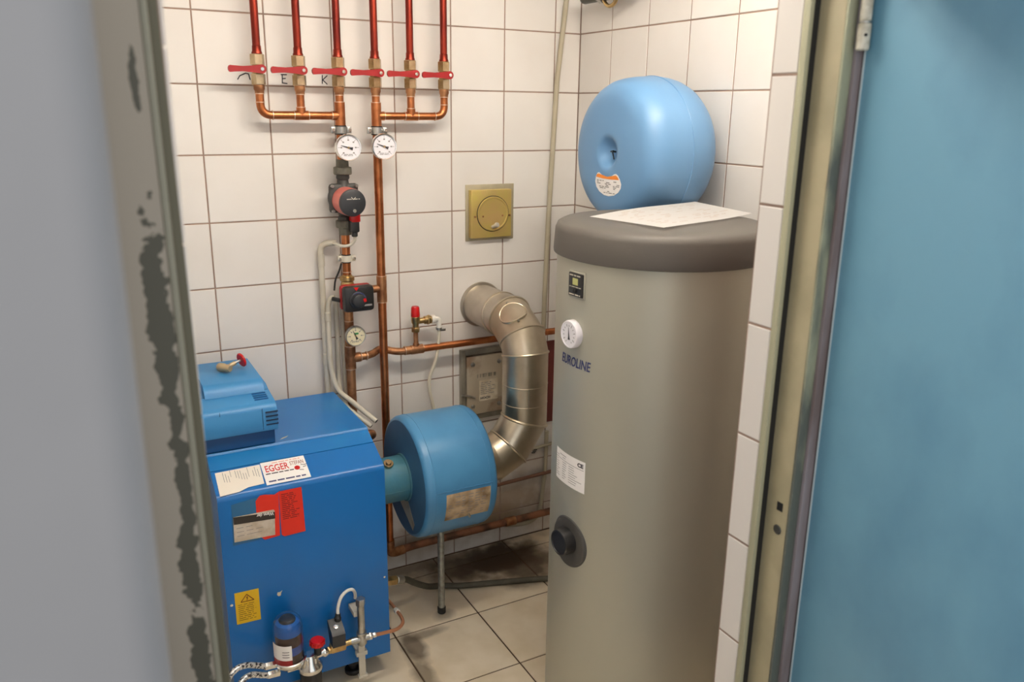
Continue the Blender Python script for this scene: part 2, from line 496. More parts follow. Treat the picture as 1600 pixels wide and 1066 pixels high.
struct('wall_corridor_side', bm, m_corr)
bm = bm_new(); box(bm, -.119, 1.6, -1.752, -1.701, 0, 2.6); box(bm, -1.1675, -.119, -1.752, -1.701, DZ+.06, 2.6)
struct('wall_corridor', bm, m_corr)
bm = bm_new(); box(bm, XL-.9, 1.6, -4.2, YF-.02, -.12, -.004)
struct('floor_corridor', bm, m_cfloor)

# steel door frame
tr = bpy.data.objects.new('trim_1', None); C.objects.link(tr); tr.location = (-.14, -1.72, 0)
tr['kind'] = 'structure'; tr['label'] = 'worn cream painted steel door frame beside the blue door'
bm = bm_new(); box(bm, -.183, -.1745, -1.703, -1.689, 0, DZ, .0015); obj('frame_lip', bm, m_lip, tr)
bm = bm_new(); box(bm, -.1745, -.1605, -1.7005, -1.689, 0, DZ); obj('rubber_seal', bm, m_seal, tr)
bm = bm_new(); box(bm, -.1605, -.147, -1.749, -1.699, 0, DZ, .001); fj = obj('jamb', bm, m_cream, tr)
bm = bm_new(); box(bm, -.1615, -.141, -1.755, -1.749, 0, DZ, .002); obj('worn_edge', bm, m_fgreen, tr)
bm = bm_new(); box(bm, -.141, -.119, -1.760, -1.749, 0, DZ, .002); obj('outer_flange', bm, m_fgrey, tr)
bm = bm_new(); box(bm, -.1611, -.1600, -1.737, -1.724, 1.030, 1.046); obj('slot', bm, m_dark, fj)
bm = bm_new(); ccyl(bm, (-.160, -1.731, .994), (-.163, -1.731, .994), .009); obj('plug', bm, m_pumpgrey, fj)
bm = bm_new(); box(bm, -1.0875, -.1765, -1.75, -1.70, DZ, DZ+.06, .002); obj('head', bm, m_cream, tr)
tl = bpy.data.objects.new('trim_2', None); C.objects.link(tl); tl.location = (-1.12, -1.72, 0)
tl['kind'] = 'structure'; tl['label'] = 'steel door frame post with peeling beige paint beside the grey wall'
bm = bm_new(); box(bm, -1.1015, -1.0865, -1.703, -1.689, 0, DZ, .002); obj('frame_lip', bm, M('lip_shade', s(92, 88, 70), .5), tl)  # left lip lies in shade; the shade is put into its dark olive colour
bm = bm_new(); box(bm, -1.1085, -1.1015, -1.752, -1.701, 0, DZ, .002); obj('rim', bm, m_frimL, tl)
bm = bm_new(); box(bm, -1.200, -1.1085, -1.751, -1.701, 0, DZ, .001); obj('face', bm, m_peel, tl)
tl.rotation_euler.y = -.010; tl.location.x += .0155

# blue door, swung open towards the corridor
door = bpy.data.objects.new('door_1', None); C.objects.link(door); door.location = (-.118, -1.766, 0)
door['kind'] = 'structure'; door['label'] = 'smooth light blue steel door standing open on the right'
dth = .045; DX = -.119
bm = bm_new(); box(bm, DX, DX+dth, -2.66, -1.7655, .01, 2.0, .0015); obj('leaf', bm, m_door, door)
bm = bm_new(); box(bm, DX-.0008, DX+dth, -1.766, -1.7635, .01, 2.0); obj('leaf_edge', bm, m_dedge, door)
HX, HY = DX-.013, -1.769
hg = obj('hinge', ccyl(bm_new(), (HX, HY, 1.788), (HX, HY, 1.826), .0095, .002), m_hinge, door)
for z0, z1 in ((1.828, 1.862), (1.866, 1.90)): obj('knuckle', ccyl(bm_new(), (HX, HY, z0), (HX, HY, z1), .0085, .0012), m_hinge, hg)
for z0, z1 in ((1.826, 1.828), (1.862, 1.866)): obj('washer', cyl(bm_new(), (HX, HY, z0), (HX, HY, z1), .0088), m_steel, hg)
obj('pin_hole', cyl(bm_new(), (HX-.005, HY-.0075, 1.809), (HX-.006, HY-.0095, 1.809), .0022, 10), m_dark, hg)
door.rotation_euler.y = -.007; door.location.x += .003

# ================================================================== CEILING LAMP (out of view, lights the room)
lamp = thing('ceiling_light', 'twin tube fluorescent lamp fixed under the white ceiling', 'light', (-.30, -1.24, ZC))
LX0, LX1 = -.92, .32
bm = bm_new(); box(bm, LX0-.03, LX1+.03, -1.31, -1.17, ZC-.05, ZC, .004); obj('housing', bm, m_whitep, lamp)
m_tube = bpy.data.materials.new('tube_light'); m_tube.use_nodes = True
_b = m_tube.node_tree.nodes['Principled BSDF']
_b.inputs['Base Color'].default_value = (.8, .8, .8, 1)
_b.inputs['Emission Color'].default_value = (*LAMP_COL, 1); _b.inputs['Emission Strength'].default_value = LAMP
for y in (-1.275, -1.205):
    obj('fluorescent_tube', cyl(bm_new(), (LX0, y, ZC-.085), (LX1, y, ZC-.085), .016, 12), m_tube, lamp)
    for x in (LX0-.012, LX1+.012):
        bm = bm_new(); box(bm, x-.011, x+.011, y-.018, y+.018, ZC-.105, ZC-.049, .002); obj('tube_holder', bm, m_whitep, lamp)

# ================================================================== HANDWRITING on the tiles
def stroke(bm, pts, w=.0016):
    return tube(bm, [(x, -.0006, z) for x, z in pts], w, 5)
bm = bm_new(); stroke(bm, [(-.697, 1.772), (-.690, 1.783), (-.672, 1.791), (-.664, 1.789), (-.660, 1.772)]); stroke(bm, [(-.647, 1.772), (-.645, 1.771)], .0026)
obj('handwriting', bm, m_ink, wall_back)
bm = bm_new(); x, z = -.560, 1.776
stroke(bm, [(x-.008, z+.014), (x+.010, z+.014)]); stroke(bm, [(x-.004, z+.014), (x-.005, z-.010), (x+.010, z-.012)]); stroke(bm, [(x-.004, z+.002), (x+.006, z+.003)])
obj('handwriting', bm, m_ink, wall_back)
bm = bm_new(); x, z = -.434, 1.778
stroke(bm, [(x-.006, z+.014), (x-.007, z-.012)]); stroke(bm, [(x+.010, z+.013), (x-.005, z), (x+.009, z-.013)])
obj('handwriting', bm, m_ink, wall_back)

# ================================================================== COPPER MANIFOLDS
YP = -.065
PX = [-.649, -.529, -.408, -.290, -.172, -.055]
ZH = 1.671
def ring(bm, p, axis, r): 
    a = Vector(p); d = Vector(axis); return lathe(bm, [(r, -.0012), (r, .0012)], a, d, 20)

def riser(parent, x):
    obj('riser', cyl(bm_new(), (x, YP, 1.858), (x, YP, ZC), .0115), m_copred, parent)
    obj('adapter', lathe(bm_new(), [(.0115, .024), (.013, .022), (.0135, .008), (.0155, .004), (.0155, 0)], (x, YP, 1.843), (0, 0, 1), 20), m_copred, parent)

def manifold(xs, main, label):
    t = thing('copper_manifold', label, 'pipe', (main, YP, ZH), 'copper pipe manifolds under the red valves')
    far = max(xs, key=lambda q: abs(q-main)); mid = [q for q in xs if q not in (main, far)][0]
    sg = 1 if main > far else -1
    for x in xs: riser(t, x)
    # far leg with elbow into the header
    obj('elbow_pipe', tube(bm_new(), smooth_path([(far, YP, 1.757), (far, YP, ZH), (mid-sg*.02, YP, ZH)], .034, 8), .0122, 18), m_copper, t)
    obj('header', cyl(bm_new(), (mid-sg*.02, YP, ZH), (main, YP, ZH), .0118), m_copper, t)
    b = bm_new(); cyl(b, (mid-.022, YP, ZH), (mid+.022, YP, ZH), .0138); cyl(b, (mid, YP, ZH), (mid, YP, ZH+.024), .0138); obj('tee', b, m_copper, t)
    obj('branch', cyl(bm_new(), (mid, YP, ZH+.02), (mid, YP, 1.757), .0118), m_copper, t)
    b = bm_new(); cyl(b, (main, YP, 1.626), (main, YP, 1.712), .0158); cyl(b, (main, YP, ZH), (main-sg*.026, YP, ZH), .0140); obj('main_tee', b, m_copper, t)
    obj('main_branch', cyl(bm_new(), (main, YP, 1.70), (main, YP, 1.757), .0125), m_copper, t)
    b = bm_new()
    for x in xs:
        obj('adapter', lathe(bm_new(), [(.0160, 0), (.0160, .012), (.0135, .018), (.0135, .026)], (x, YP, 1.757), (0, 0, -1), 20), m_copold, t)
        ring(b, (x, YP, 1.732), (0, 0, 1), .0139)
    for p, ax in (((far, YP, 1.708), (0, 0, 1)), ((far+sg*.034, YP, ZH), (1, 0, 0)), ((mid-.022, YP, ZH), (1, 0, 0)), ((mid+.022, YP, ZH), (1, 0, 0)),
                  ((mid, YP, ZH+.024), (0, 0, 1)), ((main-sg*.026, YP, ZH), (1, 0, 0))):
        ring(b, p, ax, .0142)
    ring(b, (main, YP, 1.712), (0, 0, 1), .0162); ring(b, (main, YP, 1.732), (0, 0, 1), .0138)
    obj('solder_joint', b, m_solder, t)['kind'] = 'stuff'
    return t
manifold(PX[:3], PX[2], 'left copper manifold of three red pipes above the red pump')
manifold(PX[3:], PX[3], 'right copper manifold of three red pipes joining the plain return pipe')

# ball valves
def ball_valve(x):
    v = thing('ball_valve', '', 'valve', (x, YP, 1.757), 'row of red lever ball valves')
    b = bm_new(); hexnut(b, (x, YP, 1.757), (x, YP, 1.788), .036); obj('lower_nut', b, m_brassn, v)
    b = bm_new(); hexnut(b, (x, YP, 1.812), (x, YP, 1.843), .036); obj('upper_nut', b, m_brassn, v)
    b = bm_new(); lathe(b, [(.015, 0), (.0185, .008), (.0185, .018), (.015, .026)], (x, YP, 1.787), (0, 0, 1), 24); cyl(b, (x, YP, 1.800), (x, YP-.034, 1.800), .009)
    obj('body', b, m_brass, v)
    b = bm_new()
    pts = []
    for k in range(9): a = -PI/2+PI*k/8; pts.append((.003+.0125*math.cos(a), .0125*math.sin(a)))
    pts += [(-.020, .0095), (-.050, .0072), (-.075, .0085), (-.086, .0095)]
    for k in range(1, 5): a = PI/2+PI*k/5; pts.append((-.086+.006*math.cos(a), .0095*math.sin(a)))
    pts += [(-.086, -.0095), (-.075, -.0085), (-.050, -.0072), (-.020, -.0095)]
    plate(b, (x, YP-.034, 1.800), (1, 0, 0.012), (0, 0, 1), pts, .009); bevel_all(b, .0018, 2, 1.0)
    lv = obj('lever', b, m_red, v)
    b = bm_new(); hexnut(b, (x+.003, YP-.041, 1.800), (x+.003, YP-.048, 1.800), .010, .0008); cyl(b, (x+.003, YP-.048, 1.8), (x+.003, YP-.051, 1.8), .003, 10)
    obj('screw', b, m_chrome, lv)
    return v
VL = ['leftmost red lever ball valve, above the mark shaped like a one', 'red lever ball valve directly beside the handwritten letter E',
      'red lever ball valve directly beside the handwritten letter K', 'red lever ball valve above the right main pipe, fourth from left',
      'fifth red lever ball valve from the left', 'rightmost red lever ball valve of the row']
v0 = ball_valve(PX[0]); v0['label'] = VL[0]
for x, l in zip(PX[1:], VL[1:]): dup(v0, (x, YP, 1.757), l)

# main vertical pipes
XA, XB = PX[2], PX[3]
t = thing('flow_pipe', 'copper pipe running down from the left manifold through the pump', 'pipe', (XA, YP, .55))
obj('upper_pipe', cyl(bm_new(), (XA, YP, 1.535), (XA, YP, 1.63), .0142), m_copper, t)
obj('middle_pipe', cyl(bm_new(), (XA, YP, 1.155), (XA, YP, 1.305), .0135), m_copper, t)
obj('lower_pipe', cyl(bm_new(), (XA, YP, .45), (XA, YP, 1.075), .0150), m_copold, t)
b = bm_new(); cyl(b, (XA, YP, .845), (XA, YP, .925), .0178); cyl(b, (XA, YP, .882), (XA+.032, YP, .882), .0165)
obj('tee', b, m_copold, t)
b = bm_new()
for z in (1.178, .925, .845, 1.012): ring(b, (XA, YP, z), (0, 0, 1), .0182 if z < 1 else .0158)
obj('solder_joint', b, m_solder, t)['kind'] = 'stuff'

t = thing('return_pipe', 'long plain copper return pipe running from right manifold down to the floor', 'pipe', (XB, YP, .09))
obj('pipe', cyl(bm_new(), (XB, YP, .115), (XB, YP, 1.63), .0140), m_copper, t)
b = bm_new(); cyl(b, (XB, YP, 1.065), (XB, YP, 1.155), .0168); cyl(b, (XB, YP, 1.112), (XB-.035, YP, 1.112), .0130); obj('tee', b, m_copold, t)
b = bm_new(); ring(b, (XB, YP, 1.155), (0, 0, 1), .0172); ring(b, (XB, YP, 1.065), (0, 0, 1), .0172); ring(b, (XB-.035, YP, 1.112), (1, 0, 0), .0138)
obj('solder_joint', b, m_solder, t)['kind'] = 'stuff'

# cross pipe passing behind the return pipe to the right
t = thing('cross_pipe', 'horizontal copper pipe running right behind the silver flue elbow', 'pipe', (-.2, YP, .88))
obj('offset_pipe', tube(bm_new(), spline([(XA+.03, YP, .882), (-.352, YP, .883), (-.325, YP+.012, .884), (XB, YP+.031, .890), (-.255, YP+.012, .884), (-.23, YP, .882), (-.21, YP, .882)], 6), .0128, 16), m_copold, t)
obj('pipe', cyl(bm_new(), (-.212, YP, .882), (.415, YP, .882), .0125), m_copper, t)
b = bm_new(); cyl(b, (-.215, YP, .882), (-.185, YP, .882), .0150); cyl(b, (-.19, YP, .882), (-.145, YP, .882), .0165); cyl(b, (-.171, YP, .882), (-.171, YP, .905), .0105)
obj('tee', b, m_copold, t)
b = bm_new()
for x in (-.372, -.352, -.213, -.187, -.146): ring(b, (x, YP, .8825), (1, 0, 0), .0162)
obj('solder_joint', b, m_solder, t)['kind'] = 'stuff'
obj('end_cap', ccyl(bm_new(), (.402, YP, .882), (.432, YP, .882), .0145), m_copold, t)

# safety valve
t = thing('safety_valve', 'brass safety valve with red cap and white side outlet', 'valve', (-.171, YP, .905))
obj('stem', cyl(bm_new(), (-.171, YP, .905), (-.171, YP, .948), .0082), m_copold, t)
b = bm_new(); hexnut(b, (-.171, YP, .946), (-.171, YP, .962), .026); lathe(b, [(.011, 0), (.0115, .014), (.0152, .02), (.016, .040), (.0125, .044)], (-.171, YP, .960), (0, 0, 1), 24)
cyl(b, (-.171, YP, .984), (-.128, YP, .984), .0105); ccyl(b, (-.140, YP, .984), (-.112, YP, .984), .0140); hexnut(b, (-.128, YP, .984), (-.118, YP, .984), .030)
obj('body', b, m_brass, t)
obj('cap', lathe(bm_new(), [(.0155, 0), (.0160, .004), (.0140, .032), (.0115, .036), (0, .036)], (-.171, YP, 1.001), (0, 0, 1), 24), m_redcap, t)
b = bm_new(); ccyl(b, (-.113, YP, .984), (-.098, YP, .984), .0155); tube(b, smooth_path([(-.10, YP, .984), (-.083, YP, .982), (-.083, YP, .948)], .016, 6), .0090, 14)
obj('outlet', b, m_whitep, t)
b = bm_new(); lathe(b, [(.0108, 0), (.0108, .008)], (-.083, YP, .944), (0, 0, 1), 16); box(b, -.078, -.058, YP-.003, YP+.003, .937, .945, .001)
obj('hose_clip', b, m_steel, t)
tag(obj('drain_hose', tube(bm_new(), spline([(-.083, YP, .946), (-.085, YP, .90), (-.098, YP, .83), (-.116, YP+.01, .77), (-.118, YP+.01, .72), (-.100, YP+.01, .62), (-.09, YP+.01, .45)], 6), .0062, 10), m_pvc),
    'thin pale drain hose hanging from the red capped safety valve', 'hose')

# thermometers
def dial(name, label, x, y, z, r, ring_m, face_m, ndeg, seed, group=None, back=.03):
    t = thing(name, label, 'gauge', (x, y, z-r), group)
    b = bm_new(); lathe(b, [(r*.96, 0), (r, .002), (r, .014), (r*.97, .016), (r*.91, .0155), (r*.91, .012)], (x, y+.014, z), (0, -1, 0), 40, cap1=False)
    obj('case', b, ring_m, t)
    fc = obj('dial_face', lathe(bm_new(), [(r*.915, 0), (r*.915, .0012)], (x, y+.004, z), (0, -1, 0), 40), face_m, t)
    b = bm_new()
    for k in range(7):
        a = math.radians(225-45*k); ca, sa = math.cos(a), math.sin(a)
        plate(b, (x+ca*r*.62, y+.0025, z+sa*r*.62), (ca, 0, sa), (-sa, 0, ca), [(0, -.0006), (r*.2, -.0006), (r*.2, .0006), (0, .0006)], .0002)
        plate(b, (x+ca*r*.56-r*.06, y+.0025, z+sa*r*.56-r*.05), (1, 0, 0), (0, 0, 1), rect(r*.13, r*.10), .0002)
    print_lines(b, (x, y+.0025, z), (1, 0, 0), (0, 0, 1), -r*.38, r*.38, -r*.64, -r*.46, 2, .5, .9, seed)
    obj('scale_print', b, m_inkgrey, fc)['kind'] = 'stuff'
    a = math.radians(ndeg); ca, sa = math.cos(a), math.sin(a)
    b = bm_new(); plate(b, (x, y+.001, z), (ca, 0, sa), (-sa, 0, ca), [(-r*.34, -r*.12), (-r*.1, -r*.05), (r*.62, -.0005), (r*.62, .0005), (-r*.1, r*.05), (-r*.34, r*.12)], .0006)
    obj('pointer', b, m_ink, t)
    obj('hub', ccyl(bm_new(), (x, y+.002, z), (x, y-.001, z), r*.08, .0006, 14), m_brass, t)
    obj('stem', cyl(bm_new(), (x, y+.013, z), (x, y+back, z), .008, 14), m_brass, t)
    return t
dial('thermometer', 'round white thermometer on the left copper main above the pump', XA+.003, -.13, 1.577, .0405, m_chrome, m_white, 164, 1, 'white pipe thermometers', .06)
dial('thermometer', 'round white thermometer on the right copper return pipe', XB+.001, -.13, 1.579, .0405, m_chrome, m_white, 160, 2, 'white pipe thermometers', .06)
g3 = dial('pressure_gauge', 'cream faced gauge on the flow pipe below the black mixer', XA+.003, -.125, .973, .0345, m_steel, m_cream2, 115, 3, None, .055)
b = bm_new(); plate(b, (XA+.003-.004, -.1225, .978), (1, 0, 0), (0, 0, 1), rect(.014, .006), .0004); obj('green_zone', b, M('dial_green', s(60, 140, 80), .6), g3)
b = bm_new(); a = math.radians(118); plate(b, (XA+.003, -.1235, .973), (math.cos(a), 0, math.sin(a)), (-math.sin(a), 0, math.cos(a)), [(0, -.002), (.014, 0), (0, .002)], .0006); obj('red_marker', b, m_redcap, g3)

# pipe clamps
def clamp(x, z, w, mat, label, side):
    t = thing('pipe_clamp', label, 'clamp', (x, YP, z), 'metal pipe clamps')
    obj('band', lathe(bm_new(), [(w, -.011), (w+.0035, -.010), (w+.0035, .010), (w, .011)], (x, YP, z), (0, 0, 1), 28), mat, t)
    for sd in (-1, 1):
        b = bm_new(); x0 = x+sd*(w+.002); box(b, min(x0, x0+sd*.014), max(x0, x0+sd*.014), YP-.008, YP+.004, z-.010, z+.010, .0015)
        e = obj('ear', b, mat, t)
        b = bm_new(); ccyl(b, (x0+sd*.008, YP-.007, z), (x0+sd*.008, YP-.013, z), .0052, .0012, 14); obj('screw', b, m_chrome, e)
    obj('stand_off', cyl(bm_new(), (x, YP+w*.9, z), (x, .002, z), .005, 10), mat, t)
    obj('rubber_liner', lathe(bm_new(), [(w+.0005, -.014), (w+.0012, -.012), (w+.0012, .012), (w+.0005, .014)], (x, YP, z), (0, 0, 1), 24), m_seal, t)
clamp(XA, 1.628, .0165, m_steel, 'metal pipe clamp just above the left thermometer', 1)
clamp(XB, 1.626, .0165, m_steel, 'metal pipe clamp just above the right thermometer', -1)
clamp(XA, 1.222, .0140, m_conduit, 'pale grey pipe clamp between red pump and black mixer', 1)

# circulation pump
t = thing('circulation_pump', 'circulation pump with red motor and black round face', 'pump', (XA, YP, 1.30))
def union(z0, up):
    b = bm_new(); d = 1 if up else -1
    lathe(b, [(.0200, 0), (.0205, .022), (.0285, .024), (.0295, .028), (.0295, .044), (.0270, .047)], (XA, YP, z0), (0, 0, -d), 12); return b
obj('union_nut', union(1.538, True), m_iron, t)
obj('union_nut', union(1.300, False), m_iron, t)
b = bm_new()
lathe(b, [(.0205, 0), (.021, .012), (.017, .018), (.0215, .045), (.030, .058)], (XA, YP, 1.492), (0, 0, -1), 24)
lathe(b, [(.0205, 0), (.021, .012), (.017, .018), (.020, .035), (.028, .050)], (XA, YP, 1.345), (0, 0, 1), 24)
lathe(b, [(.036, 0), (.046, .006), (.047, .030), (.044, .036)], (XA, YP+.028, 1.416), (0, -1, 0), 32)
obj('casing', b, m_pumpgrey, t)
b = bm_new(); box(b, XA-.050, XA+.046, YP-.018, YP+.004, 1.372, 1.464, .010); obj('flange', b, m_pumpgrey, t)
b = bm_new()
for dx, dz in ((-.041, .040), (.037, .040), (-.041, -.038), (.037, -.038)): ccyl(b, (XA+dx, YP-.016, 1.417+dz), (XA+dx, YP-.026, 1.417+dz), .0052, .001, 12)
obj('flange_bolt', b, m_steel, t)['kind'] = 'stuff'
obj('motor', lathe(bm_new(), [(.0435, 0), (.0435, .064), (.0425, .070)], (XA, -.083, 1.411), (0, -1, 0), 40), m_pumpred, t)
fc = obj('front_cap', lathe(bm_new(), [(.0425, 0), (.0428, .004), (.0410, .010), (.0385, .0115), (0, .0115)], (XA, -.151, 1.411), (0, -1, 0), 40), m_pumpblk, t)
b = bm_new(); print_lines(b, (XA, -.1626, 1.411), (1, 0, 0), (0, 0, 1), -.020, .022, .010, .0145, 1, .55, .98, 5)
plate(b, (XA-.006, -.1626, 1.429), (.6, 0, -.8), (.8, 0, .6), rect(.010, .0018), .0003); plate(b, (XA+.008, -.1626, 1.4295), (-.75, 0, -.66), (.66, 0, -.75), rect(.009, .0018), .0003)
obj('logo_print', b, m_conduit, fc)
obj('button', ccyl(bm_new(), (XA+.004, -.162, 1.3865), (XA+.004, -.1645, 1.3865), .0058, .0008, 18), m_chrome, fc)
b = bm_new(); box(b, XA+.006, XA+.036, -.120, -.090, 1.345, 1.378, .004); obj('red_plug', b, m_redcap, t)
b = bm_new(); box(b, XA+.004, XA+.033, -.118, -.090, 1.312, 1.350, .005); ccyl(b, (XA+.019, -.104, 1.298), (XA+.019, -.104, 1.315), .010); obj('cable_plug', b, m_black, t)
tag(obj('pump_cable', tube(bm_new(), spline([(XA+.019, -.104, 1.300), (XA+.019, -.101, 1.285), (XA+.008, -.092, 1.270), (XA-.012, -.085, 1.266), (XA-.026, -.070, 1.268), (XA-.036, -.045, 1.272)], 6), .0052, 10), m_conduit),
    'short grey cable curling under the red pump plug', 'cable')

# mixing valve
t = thing('mixing_valve', 'black square mixing valve motor with red rim beside copper return pipe', 'valve', (XA, YP, 1.07))
b = bm_new(); lathe(b, [(.0165, 0), (.0165, .004), (.024, .006), (.024, .018), (.019, .022), (.022, .03), (.022, .06), (.019, .075), (.019, .094)], (XA, YP, 1.168), (0, 0, -1), 20); cyl(b, (XA, YP, 1.112), (XB-.03, YP, 1.112), .0125)
obj('valve_body', b, m_brass, t)
b = bm_new(); box(b, -.446, -.343, -.110, -.088, 1.060, 1.143, .010); bmesh.ops.scale(b, vec=(1, 1, 1), verts=b.verts); obj('red_rim', b, m_red, t)
b = bm_new(); box(b, -.443, -.341, -.142, -.106, 1.057, 1.142, .012); fc = obj('housing', b, m_black, t)
kx, kz = -.399, 1.098
kn = obj('knob', lathe(bm_new(), [(.030, 0), (.028, .005), (.024, .007), (.021, .022), (.018, .024), (0, .024)], (kx, -.141, kz), (0, -1, 0), 32), m_pumpblk, fc)
b = bm_new(); a0 = [(math.cos(math.radians(q)), math.sin(math.radians(q))) for q in range(15, 130, 12)]
plate(b, (kx, -.1485, kz), (1, 0, 0), (0, 0, 1), [(c_*.0265, s_*.0265) for c_, s_ in a0]+[(c_*.0215, s_*.0215) for c_, s_ in reversed(a0)], .0006); obj('blue_scale', b, m_inkblue, fc)
b = bm_new(); plate(b, (kx+.014, -.1655, kz-.004), (1, 0, .3), (-.3, 0, 1), rect(.009, .012), .0006); obj('red_pointer', b, m_redcap, fc)
b = bm_new(); plate(b, (kx-.004, -.1425, kz+.036), (1, 0, 0), (0, 0, 1), [(0, -.006), (.009, .006), (-.009, .006)], .0008); obj('red_triangle', b, m_redcap, fc)
b = bm_new(); plate(b, (-.378, -.1425, 1.0755), (1, 0, 0), (0, 0, 1), rect(.026, .006), .0005); obj('name_plate', b, m_inkgrey, fc)
obj('cable_gland', cyl(bm_new(), (-.444, -.10, 1.092), (-.462, -.075, 1.094), .0072, 12), m_black, t)
tag(obj('sensor_cable', tube(bm_new(), spline([(-.424, -.060, 1.205), (-.431, -.055, 1.18), (-.443, -.05, 1.15), (-.447, -.045, 1.115)], 6), .0032, 8), m_black),
    'thin black sensor cable left of copper pipe above black mixer', 'cable')

# conduits at the left of the flow pipe
def conduit(name, label, pts, r, mat, sleeves=()):
    t = thing(name, label, 'conduit', pts[-1], 'grey electrical conduits beside the flow pipe')
    obj('tube', tube(bm_new(), pts, r, 14), mat, t)
    for i, p in enumerate(sleeves):
        a, bb = Vector(p[0]), Vector(p[1]); obj('sleeve', ccyl(bm_new(), a, bb, r+.0014), mat, t)
    return t
conduit('conduit', 'outer grey conduit bending towards the pump at the top',
        smooth_path([(-.432, -.045, 1.273), (-.482, -.028, 1.268), (-.480, -.028, .70)], .042, 8)+[Vector((-.484, -.028, .60))], .0098, m_conduit,
        [((-.4805, -.028, 1.195), (-.4805, -.028, 1.235)), ((-.481, -.028, .86), (-.481, -.028, .90))])
t = conduit('conduit', 'grey conduit from the mixer ending in open pipe beyond boiler',
        spline([(-.452, -.062, 1.094), (-.463, -.055, 1.090), (-.470, -.050, 1.070), (-.473, -.050, 1.02), (-.474, -.050, .89), (-.469, -.052, .83), (-.455, -.070, .775), (-.420, -.097, .739), (-.386, -.125, .705), (-.357, -.16, .678)], 6), .0088, m_conduit,
        [((-.4732, -.050, 1.015), (-.4732, -.050, 1.045))])
obj('opening', lathe(bm_new(), [(.0072, -.0005), (.0072, .0006)], (-.357, -.16, .678), (.029, -.035, -.027), 14), m_dark, t)
t = conduit('conduit', 'inner grey conduit behind, ending below the longer open pipe',
        spline([(-.437, -.022, 1.08), (-.437, -.022, .95), (-.439, -.024, .81), (-.440, -.045, .752), (-.434, -.084, .720), (-.416, -.103, .699), (-.394, -.127, .679), (-.372, -.15, .659)], 6), .0078, m_conduit)
obj('opening', lathe(bm_new(), [(.0064, -.0005), (.0064, .0006)], (-.372, -.15, .659), (.022, -.023, -.02), 14), m_dark, t)
conduit('conduit', 'thin grey conduit closest to the copper flow pipe', [(-.417, -.018, 1.085), (-.417, -.018, .60)], .0062, m_conduit)

# draught regulator in the chimney wall
t = thing('draught_regulator', 'yellow zinc draught regulator plate set in wall tiles', 'regulator', (.147, 0, 1.24))
b = bm_new(); box(b, .051, .244, -.004, .0, 1.240, 1.439, .001); obj('back_plate', b, m_zincback, t)
b = bm_new(); box(b, .062, .222, -.030, -.004, 1.252, 1.422, .003); bp = obj('housing', b, m_yzinc, t)
b = bm_new(); lathe(b, [(.064, 0), (.064, .0006)], (.146, -.030, 1.337), (0, -1, 0), 40); obj('gap', b, m_dark, bp)
fl = obj('flap', lathe(bm_new(), [(.0615, 0), (.0615, .003), (.0595, .005), (.056, .005), (.054, .0025), (0, .0025)], (.146, -.0302, 1.337), (0, -1, 0), 40), m_yzinc, t)
b = bm_new(); cyl(b, (.143, -.034, 1.290), (.150, -.050, 1.298), .0065, 14); lathe(b, [(.009, 0), (.0095, .004), (.008, .009), (0, .01)], (.150, -.048, 1.298), (.3, -.9, .25), 16); obj('weight', b, M('weight_grey', (.55, .52, .45, 1), .4, .3), fl)
b = bm_new()
for x in (.075, .106, .184, .213): cyl(b, (x, -.0335, 1.329), (x, -.0295, 1.329), .0035, 10)
obj('pin', b, m_copold, t)['kind'] = 'stuff'

# conduit in the corner (slightly slanting)
tag(obj('corner_conduit', tube(bm_new(), [(.446, -.013, 2.45), (.440, -.013, 2.07), (.410, -.013, 1.80), (.388, -.013, 1.30), (.380, -.013, 1.0), (.378, -.013, .84)], .0092, 12), m_conduit2),
    'long slanting beige conduit in the room corner beside the blue vessel', 'conduit')

# dark green fitting at the top of the right wall
t = thing('pipe_fitting', 'dark green pipe fitting with brass ring high on right wall', 'fitting', (.45, -.25, 2.045))
b = bm_new(); lathe(b, [(.012, 0), (.017, .004), (.019, .012), (.019, .26), (.016, .27)], (.45, -.105, 2.064), (0, -1, 0), 24); obj('body', b, m_green, t)
obj('union_nut', hexnut(bm_new(), (.45, -.205, 2.064), (.45, -.225, 2.064), .044), m_steel, t)
b = bm_new(); loop_tube(b, [(.45, -.268+.040*math.cos(2*PI*k/28), 2.062+.036*math.sin(2*PI*k/28)) for k in range(28)], .0065, 10); obj('ring', b, m_brass, t)
obj('bracket', cyl(bm_new(), (.45, -.30, 2.064), (.511, -.30, 2.064), .008, 12), m_steel, t)

# ================================================================== FLUE
XF, YFL, ZFL = .113, -.342, .545
t = thing('flue_pipe', 'segmented stainless flue pipe bending from blue drum into wall', 'flue', (XF, YFL, .6))
pts = [(-.092, YFL, ZFL), (-.012, YFL, ZFL), (.052, YFL, .578), (XF, YFL, .668), (XF, YFL, .905), (XF, -.320, .955), (XF, -.228, 1.003), (XF, -.165, 1.003), (XF, .0, 1.003)]
R_F = .0775
pv = [Vector(p) for p in pts]
names = ['socket', 'elbow_segment', 'elbow_segment', 'straight_section', 'elbow_segment', 'cover_segment', 'wall_sleeve', 'wall_stub']
def mitre_ring(i, rad, seg=40):
    din = (pv[i]-pv[i-1]).normalized() if i > 0 else (pv[1]-pv[0]).normalized()
    dout = (pv[i+1]-pv[i]).normalized() if i < len(pv)-1 else din
    tt = (din+dout).normalized()
    # reference directions stay consistent: all bends lie in the XZ or YZ plane
    x = Vector((0, 1, 0)) if i <= 3 else Vector((1, 0, 0))
    return din, dout, tt, x
